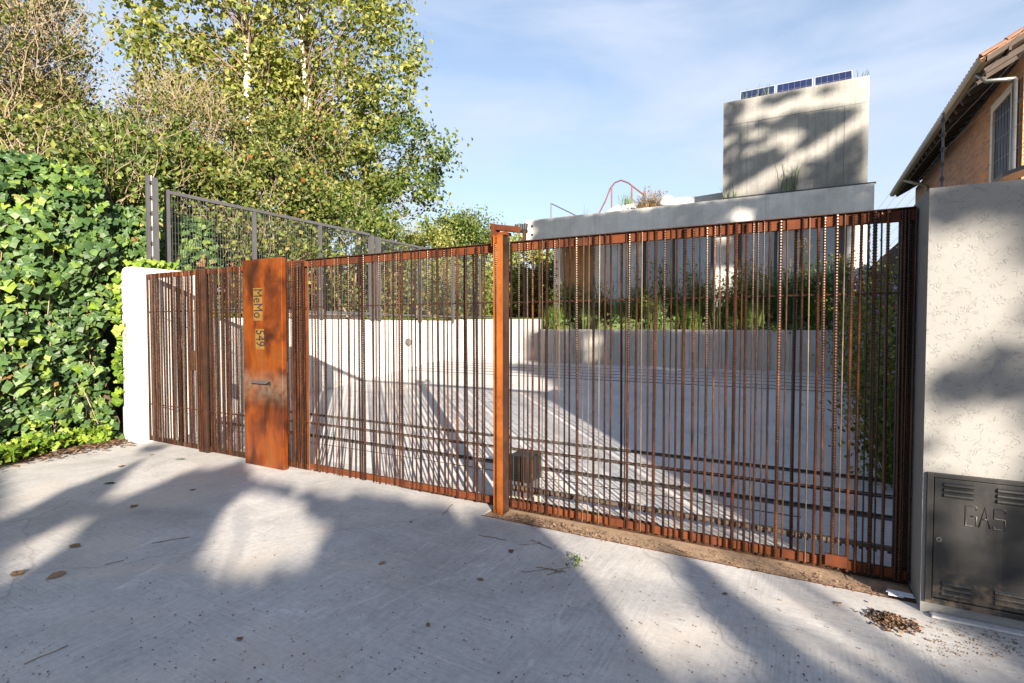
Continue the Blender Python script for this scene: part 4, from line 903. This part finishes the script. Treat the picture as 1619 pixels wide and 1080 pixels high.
b.build('stem_mass', M['soil'], iv)
def ivy_template():
    o = [(-.12, 0, 0), (-.32, .18, .02), (-.28, .40, -.03), (-.06, .42, .02), (.08, .54, -.05), (.26, .34, .02), (.62, 0, -.07), (.26, -.34, .02), (.08, -.54, -.05), (-.06, -.42, .02), (-.28, -.40, -.03), (-.32, -.18, .02)]
    m = MB(); c = (.05, 0, .06)
    for k in range(12): m.poly([c, o[k], o[(k + 1) % 12]])
    # weld
    vmap = {}; vv = []; ff = []
    for f in m.f:
        q = []
        for i_ in f:
            key = m.v[i_]
            if key not in vmap: vmap[key] = len(vv); vv.append(key)
            q.append(vmap[key])
        ff.append(tuple(q))
    m.v, m.f, m.m = vv, ff, [0] * len(ff); return m
IV = ivy_template(); ivm = IV.mesh('ivy_leaf', M['leaf_ivy']); ivb = IV.mesh('ivy_leaf', M['leaf_ivy_bright'])
tv = np.array(IV.v)
def ivy_leaves(name, pts, size, mat, seed, facing, parent):
    n = len(pts); rg = np.random.default_rng(seed); P = np.array(pts); nr = rg.normal(size=(n, 3)) * .85 + np.array(facing)[None]; nr /= np.linalg.norm(nr, axis=1)[:, None]
    u = np.array([[0, .15, -1.0]]) + rg.normal(size=(n, 3)) * .45; u = u - nr * (u * nr).sum(1)[:, None]; u /= np.linalg.norm(u, axis=1)[:, None]; v = np.cross(nr, u); sz = size * rg.uniform(.4, 1.4, n)
    k = len(tv); V = P[:, None, :] + sz[:, None, None] * (u[:, None, :] * tv[None, :, 0, None] + v[:, None, :] * tv[None, :, 1, None] + nr[:, None, :] * tv[None, :, 2, None])
    F_ = []; base = np.arange(n) * k
    for f in IV.f: F_ += (base[:, None] + np.array(f)[None]).tolist()
    me = bpy.data.meshes.new(name); me.from_pydata((V.reshape(-1, 3) - np.array(org(parent))).tolist(), [], F_); me.materials.append(mat); me.update()
    ob = bpy.data.objects.new(name, me); COL.objects.link(ob)
    if parent: ob.parent = parent
    return ob
pts = []; ptsb = []
for k in range(7600):
    Y = r.uniform(-.6, 3.62) if r.random() < .15 else r.uniform(1.4, 3.62); z = r.uniform(.02, 3.6); X = ivy_surface(Y, z) + r.uniform(-.22, .07)
    cl_ = noise.noise(Vector((Y * 1.7 + 4, z * 1.7, 1.0))) + (.25 if z > 2.6 else 0) + (.35 if z < .4 else 0)
    (ptsb if cl_ > .38 and r.random() < .45 else pts).append((X, Y, z))
for k in range(1500):   # top and back over the pillar
    Y = r.uniform(3.6, 5.2); z = r.uniform(2.2, 3.2); pts.append((-8.15 - max(0, z - 2.4) * .3 + r.uniform(-.15, .08), Y, z))
for k in range(60): ptsb.append((-7.92 + r.uniform(-.12, .32), 3.75 + r.uniform(-.05, .5), 2.31 + r.uniform(-.03, .08)))
for k in range(110): z = r.uniform(.5, 2.2); ptsb.append((-7.875 + r.uniform(-.08, .035), 3.62 + r.uniform(-.03, .03), z))
stuff(ivy_leaves('ivy_foliage', pts, .118, M['leaf_ivy'], 3, (1.05, -.35, .25), iv)); stuff(ivy_leaves('young_ivy_foliage', ptsb, .10, M['leaf_ivy_bright'], 4, (.85, -.25, .5), iv))
for k in range(290):
    Y = r.uniform(1.9, 3.6); z = r.uniform(.25, 3.3); X = ivy_surface(Y, z) + r.uniform(.05, .09)
    nrm = (Vector((.95, -.3, .25)) + Vector((r.gauss(0, .3), r.gauss(0, .3), r.gauss(0, .3)))).normalized(); u = Vector((r.gauss(0, .35), r.gauss(0, .35), -1)); u = (u - nrm * u.dot(nrm)).normalized(); v = nrm.cross(u)
    o = inst('ivy_leaf', ivb if r.random() < .16 else ivm, iv, (X, Y, z)); o.rotation_euler = Matrix((u, v, nrm)).transposed().to_euler(); s_ = r.uniform(.075, .155); o.scale = (s_, s_, s_)
m = MB()
for k in range(70):
    Y = r.uniform(1.5, 3.55); z0 = r.uniform(.0, 1.8); z1 = z0 + r.uniform(.5, 1.6); pp = []
    for q_ in range(6): z = z0 + (z1 - z0) * q_ / 5; Y += r.uniform(-.07, .07); pp.append((ivy_surface(Y, z) + r.uniform(-.06, .05), Y, z))
    m.tube(pp, [.008, .007, .006, .006, .005, .003], 5)
stuff(m.build('vine_stems', M['twig'], iv, smooth=True))
# ivy sprawl at its foot
P = []
for k in range(1300):
    Y = r.uniform(.4, 3.5); wdt = (.55 + .5 * math.sin(Y * 2.1) ** 2) * (1 if Y < 3.0 else .4); P.append((-8.0 + r.random() ** 1.5 * wdt * .55, Y, .05 + r.random() * .16))
stuff(ivy_leaves('sprawling_ivy', P, .085, M['leaf_ivy_bright'], 6, (.4, -.3, 1.0), iv))

# ------------------------------------------------------------------ litter on the ground
def litter(name, pts, size, mat, seed, label, cat, flat=.8):
    o = leaves(name, pts, size, mat, None, 'diamond', seed, (0, 0, 1), flat); return stuff(o, label, cat)
r = random.Random(91)
P = []
for k in range(2600):
    Y = r.uniform(.2, 3.6); P.append((-7.95 + abs(r.gauss(0, .22)), Y, .01 + r.random() * .03))
litter('leaf_litter', P, .055, M['dead_leaf'], 91, 'drift of brown dead leaves along the foot of the ivy', 'leaf litter')
def gpt(px, py):
    v = FW + RT * (px - 809.5) / F + UP * (540 - py) / F; k_ = -EYE.z / v.z; return EYE + v * k_
P = []
cpile = gpt(1412, 985)
for k in range(620):
    a = r.uniform(0, 6.28); rr = abs(r.gauss(0, .5)); P.append((cpile.x + math.cos(a) * rr * .115 - .01, cpile.y + math.sin(a) * rr * .10, .004 + max(0, .03 * (1 - rr)) * r.random()))
litter('leaf_pile', P, .022, M['dead_leaf'], 92, 'small brown pile of dry leaf bits in front of the stucco wall corner', 'leaf pile', .6)
P = []
for k in range(800):
    X = r.uniform(-2.15, .45); P.append((X, 3.56 + abs(r.gauss(.07, .06)), -.004 + r.random() * .012))
for k in range(500):
    X = -2.0 + abs(r.gauss(0, .35)); P.append((X, r.uniform(3.56, 3.72), -.002 + r.random() * .02))
litter('dirt_litter', P, .013, M['dead_leaf'], 93, 'crumbled leaf bits lying in the dirt strip below the sliding gate', 'leaf litter', .6)
P = []
for k in range(900):
    p = gpt(r.uniform(0, 1619), 700 + 380 * r.random() ** .7)
    if p.y < 3.4 and p.x > -7.8: P.append((p.x, p.y, .003 + r.random() * .003))
for k in range(260):
    p = gpt(r.uniform(1470, 1619), r.uniform(975, 1040)); P.append((p.x, min(p.y, 3.44), .004))
litter('ground_specks', P, .011, M['dead_leaf'], 94, 'tiny dark leaf crumbs sprinkled over the outer concrete', 'leaf bits', .9)
# larger leaves one by one
lf = MB(); o_ = [(-.5, 0, .0), (-.25, .22, .05), (.1, .30, .08), (.35, .14, .03), (.55, 0, .06), (.35, -.14, .02), (.1, -.30, .06), (-.25, -.22, .09)]
for k in range(8): lf.poly([(.05, 0, 0.0), o_[k], o_[(k + 1) % 8]])
vm = {}; vv = []; ff = []
for f in lf.f:
    q = []
    for i_ in f:
        if lf.v[i_] not in vm: vm[lf.v[i_]] = len(vv); vv.append(lf.v[i_])
        q.append(vm[lf.v[i_]])
    ff.append(tuple(q))
lf.v, lf.f, lf.m = vv, ff, [0] * len(ff); lme = lf.mesh('dry_leaf', M['tan_leaf']); glm = lf.mesh('green_leaf', M['leaf_ivy'])
big_leaves = [(118, 864, .10, 'curled tan leaf lying on the left part of the concrete'), (90, 911, .11, 'flat brown leaf low at the left edge of the concrete'), (28, 908, .12, 'long reddish leaf farthest left on the concrete'), (212, 801, .09, 'pale brown leaf in the shade left of centre'),
 (604, 891, .06, 'small star-shaped brown leaf alone in the shaded middle'), (759, 917, .05, 'small dark leaf fragment in the middle shade'), (808, 872, .065, 'tan leaf beside the twigs near the orange post'), (379, 1011, .05, 'brown leaf near the bottom of the picture'), (677, 989, .035, 'dark leaf stub low in the middle'),
 (650, 826, .03, 'tiny green leaf near the middle gate section'), (1324, 955, .05, 'brown leaf fragment beyond the leaf pile'), (1146, 940, .035, 'small reddish leaf between the two tree shadows'), (410, 724, .04, 'small leaf at the foot of the corten panel'), (192, 738, .10, 'brown leaf on the sunlit slab near the ivy'), (240, 720, .09, 'brown leaf close to the pillar foot'), (305, 775, .07, 'tan leaf in front of the leftmost gate leaf')]
for i, (px, py, sz, lb) in enumerate(big_leaves):
    p = gpt(px, py); o = inst('dry_leaf', glm if 'green' in lb else lme, None, (p.x, p.y, .004), (r.uniform(-.2, .2), r.uniform(-.2, .2), r.uniform(0, 6)), (sz, sz, sz)); tag(o, lb, 'leaf', 'fallen leaves on the concrete')
for px, py, lb in ((285, 727, 'green leaf on the sunlit strip before the bars'), (173, 765, 'green leaf in the shade left of the gate')):
    p = gpt(px, py); tag(inst('green_leaf', glm, None, (p.x, p.y, .004), (0, 0, .5), (.13, .08, .1)), lb, 'leaf')
def twig(p0, p1, label, fork=True):
    a, b_ = gpt(*p0), gpt(*p1); a.z = b_.z = .006; m = MB(); pts = wander(a, b_, 5, .04, r)
    for p in pts: p.z = .005
    m.tube(pts, .0022, 5)
    if fork:
        for k in (2, 3):
            e = pts[k] + Vector((r.uniform(-.12, .12), r.uniform(-.12, .12), 0)); m.tube([pts[k], e], .0015, 4)
    tag(m.build('twig', M['bark']), label, 'twig')
twig((847, 898), (895, 905), 'forked reddish twig on the concrete in front of the sliding gate'); twig((865, 910), (890, 902), 'short twig crossing the forked one'); twig((840, 855), (872, 868), 'thin twig bundle just below the orange post'); twig((757, 847), (800, 855), 'thin curved twig left of the twig bundle', False)
twig((38, 1052), (107, 1022), 'long dark twig low in the left of the picture', False); twig((166, 894), (196, 887), 'short thin twig in the shade at left', False); twig((240, 860), (300, 850), 'thin twig left of the sunlit patch', False); twig((700, 815), (716, 798), 'reddish twig at the edge of the sunlit strip', False)
twig((1345, 908), (1350, 920), 'short dark twig on the sunlit concrete at right', False)
p = gpt(910, 890); o = leaves('green_sprig', [(p.x + r.gauss(0, .03), p.y + r.gauss(0, .05), .01 + r.random() * .02) for k in range(45)], .02, M['grass_bright'], None, 'diamond', 5); stuff(o); tag(o, 'small pale green sprig lying on the shadow edge', 'sprig')
p = gpt(1425, 940); b = MB(); 
for k in range(5): b.obox((p.x + r.uniform(-.04, .04), min(p.y, 3.6) + r.uniform(-.05, .04), .012 + k * .003), Vector((.035, r.uniform(-.01, .01), r.uniform(-.004, .004))), Vector((r.uniform(-.01, .01), .022, r.uniform(-.004, .004))), Vector((0, 0, .001)))
tag(b.build('paper_scrap', M['pale_rag']), 'crumpled pale paper scrap at the foot of the last gate bars', 'paper')

# ------------------------------------------------------------------ unseen street trees behind the viewer, crowns shaped to cast the wanted shade
LIT = [  # outlines of sun patches, in photograph pixels, on the surface each ray reaches
 [(0,735),(200,704),(235,715),(200,740),(110,770),(60,800),(0,825)],
 [(163,787),(237,717),(281,704),(385,722),(370,735),(300,745),(240,770),(185,795)],
 [(0,872),(122,817),(152,820),(104,865),(22,924),(0,940)],
 [(385,722),(445,738),(556,763),(552,793),(480,780),(400,757)],
 [(400,775),(365,790),(335,840),(305,890),(350,915),(390,925),(440,905),(500,900),(505,860),(530,828),(490,818),(480,790),(430,780)],
 [(715,795),(745,805),(738,832),(718,822)],
 [(825,808),(1440,930),(1460,975),(1619,1005),(1619,1080),(1325,1080),(1215,990),(1120,905),(1075,870),(1070,905),(1110,950),(1160,1010),(1220,1080),(1060,1080),(985,995),(925,915),(870,850)],
 [(1460,370),(1540,335),(1619,350),(1619,510),(1560,550),(1460,600)], [(1460,640),(1560,640),(1619,690),(1619,775),(1460,760)], [(1470,770),(1560,790),(1560,900),(1500,900)],
 [(440,505),(715,505),(720,560),(870,600),(900,650),(1020,715),(1340,880),(1430,930),(440,760)],
 [(1125,400),(1225,400),(1225,500),(1125,500)], [(918,528),(957,528),(952,572),(925,572)], [(1158,330),(1192,330),(1190,358),(1162,358)],
 [(190,405),(260,405),(240,600),(190,620)],
]
def grow(pg, m):      # crown gaps are a little wider than the sun patches, the penumbra eats their rims
    cx = sum(p[0] for p in pg) / len(pg); cy = sum(p[1] for p in pg) / len(pg)
    return [(x + m * (x - cx) / max(1, math.hypot(x - cx, y - cy)), y + m * .6 * (y - cy) / max(1, math.hypot(x - cx, y - cy))) for x, y in pg]
LIT = [grow(pg, 4) if i < 6 else pg for i, pg in enumerate(LIT)]
def inpoly(x, y, pg):
    c = False; j = len(pg) - 1
    for i in range(len(pg)):
        xi, yi = pg[i]; xj, yj = pg[j]
        if (yi > y) != (yj > y) and x < (xj - xi) * (y - yi) / (yj - yi) + xi: c = not c
        j = i
    return c
def lit_at(P):
    q = pix(P)
    if q is None or not (-60 < q[0] < 1680 and -40 < q[1] < 1120): return None
    return any(inpoly(q[0], q[1], pg) for pg in LIT)
def tower_lit(P):
    q = pix(P)
    if q is None: return False
    if q[1] > 307 + (q[0] - 1203) * (213 - 307) / (1363 - 1203) and q[0] > 1195: return False
    n_ = noise.noise(Vector((P.x * 1.1 + P.z * .5, P.z * 2.6 - P.x * .9, 2.2))) + .5 * noise.noise(Vector((P.x * 3, P.z * 5 - P.x * 2, 7.7)))
    stripe = abs(q[1] - (300 + (q[0] - 1203) * (-94 / 160) - 14)) < 14
    return n_ > .10 or stripe or (q[0] > 1320 and q[1] < 165)
def blocked_ok(Pl):
    """may a leaf at Pl block the sun? follow its shadow through the gate plane to the surface it lands on"""
    d = -S; 
    k = (YG - Pl.y) / d.y; G = Pl + d * k
    if G.z <= 0:                                   # lands on the outer slab
        k = -Pl.z / d.z; Q = Pl + d * k; l = lit_at(Q); return l is not True and Q.x > -7.9 and not (Q.x < -7.2 and Q.y > 2.6)
    W = Pl + d * ((3.49 - Pl.y) / d.y)
    if W.x > .56 and 0 < W.z < 2.235: return lit_at(W) is not True and (G.z > 1.95 or r.random() < .30)
    if G.x < -7.5 and G.z < 2.3: return G.z < .6 and G.x > -7.9
    if G.x < .56 and G.z < 2.2:
        q = pix(G)
        if q:
            if 385 < q[0] < 447:
                if noise.noise(Vector((G.x * 2.5, G.z * 2.2, 5))) > .06: pass
                else: return False
            elif q[0] < 1085: return False
            elif 1252 < q[0] < 1352 and 425 < q[1] < 640: return False
            elif q[1] > 640: return False
    # goes on over or through the gate
    for kk in range(400):
        Y = YG + .02 + kk * .05; k = (Y - Pl.y) / d.y; Q = Pl + d * k
        if Q.x < -7.95: return not (Q.z > 1.0)
        if Y < 11.0 and Q.z <= ramp_z(Y): return lit_at(Q) is not True
        if 11.0 <= Y < 11.1 and Q.z < 1.44: return lit_at(Q) is not True
        if Y >= 14.0:
            if Q.z < 4.62: return lit_at(Q) is not True
            if TX0 < Q.x < TX1 and Q.z < 7.0: return not tower_lit(Q) and r.random() < .30
            return False
    return False
r = random.Random(123)
near, farl = [], []
tries = 0
while len(near) < 30000 and tries < 170000:      # crown that shades the slab and the walls
    tries += 1; w_ = r.random()
    if w_ < .60: T = Vector((r.uniform(-7.8, 2.2), r.uniform(-.2, 3.7), 0))
    elif w_ < .68: T = Vector((r.uniform(.56, 2.4), 3.49, r.uniform(0, 2.3)))
    else: T = Vector((r.uniform(-3.2, .5), 3.7, r.uniform(0, 2.2)))
    Pl = T + S * r.uniform(12.0, 17.5)
    if blocked_ok(Pl): near.append(Pl)
tries = 0
while len(farl) < 19000 and tries < 90000:      # taller crown that shades the yard and the house
    tries += 1; w_ = r.random()
    if w_ < .15: T = Vector((r.uniform(-5.5, 1.4), 12.2, r.uniform(1.5, 2.9)))
    elif w_ < .34: T = Vector((r.uniform(-6.0, 1.4), r.uniform(6.5, 11.0), .5))
    elif w_ < .44: T = Vector((r.uniform(-5.5, 1.3), 11.0, r.uniform(.6, 1.45)))
    elif w_ < .78: T = Vector((r.uniform(-7.2, 1.35), 14.2, r.uniform(1.5, 4.6)))
    else: T = Vector((r.uniform(TX0, TX1), 14.05, r.uniform(4.65, 7.0)))
    Pl = T + S * r.uniform(24, 31)
    if blocked_ok(Pl): farl.append(Pl)
def street_tree(label, pts, base, top, r0, size, seed, nl):
    rr = random.Random(seed); t = thing('street_tree', label, 'tree', base)
    m = MB(); m.tube(wander(base, top, 8, .01, rr), [r0 * (1 - .07 * i) for i in range(9)], 10); m.build('trunk', M['bark'], t, smooth=True); m = MB()
    for k in range(nl):
        e = rr.choice(pts); st = Vector(base).lerp(Vector(top), rr.uniform(.5, 1)); pp = wander(st, e, 4, .04, rr); m.tube(pp, [.04, .025, .015, .01, .005], 5, cap=False)
    if nl: m.build('branches', M['bark'], t, smooth=True)
    stuff(leaves('crown', pts, size, M['leaf_poplar_green'], t, 'diamond', seed))
for nm_, pts_, groups in (('near', near, 3), ('far', farl, 3)):
    if not pts_: continue
    ang = lambda p: p.x * .712 + p.y * .702
    ss = sorted(pts_, key=ang); n = len(ss) // groups
    for g_ in range(groups):
        pp = ss[g_ * n:(g_ + 1) * n] if g_ < groups - 1 else ss[g_ * n:]; c = sum(pp, Vector()) / len(pp)
        street_tree({'near': ['broad street tree behind the viewer at left, low crown', 'broad street tree directly behind the viewer, low crown', 'broad street tree behind the viewer beside the stucco wall'], 'far': ['tall tree across the street at left, high crown', 'tall tree across the street in the middle, high crown', 'tall tree across the street at right, highest crown']}[nm_][g_],
                    pp, (c.x, c.y, 0), (c.x, c.y, c.z), .22, .125 if nm_ == 'near' else .24, 400 + g_ + (10 if nm_ == 'far' else 0), 30)
print('leaf counts', len(near), len(farl))
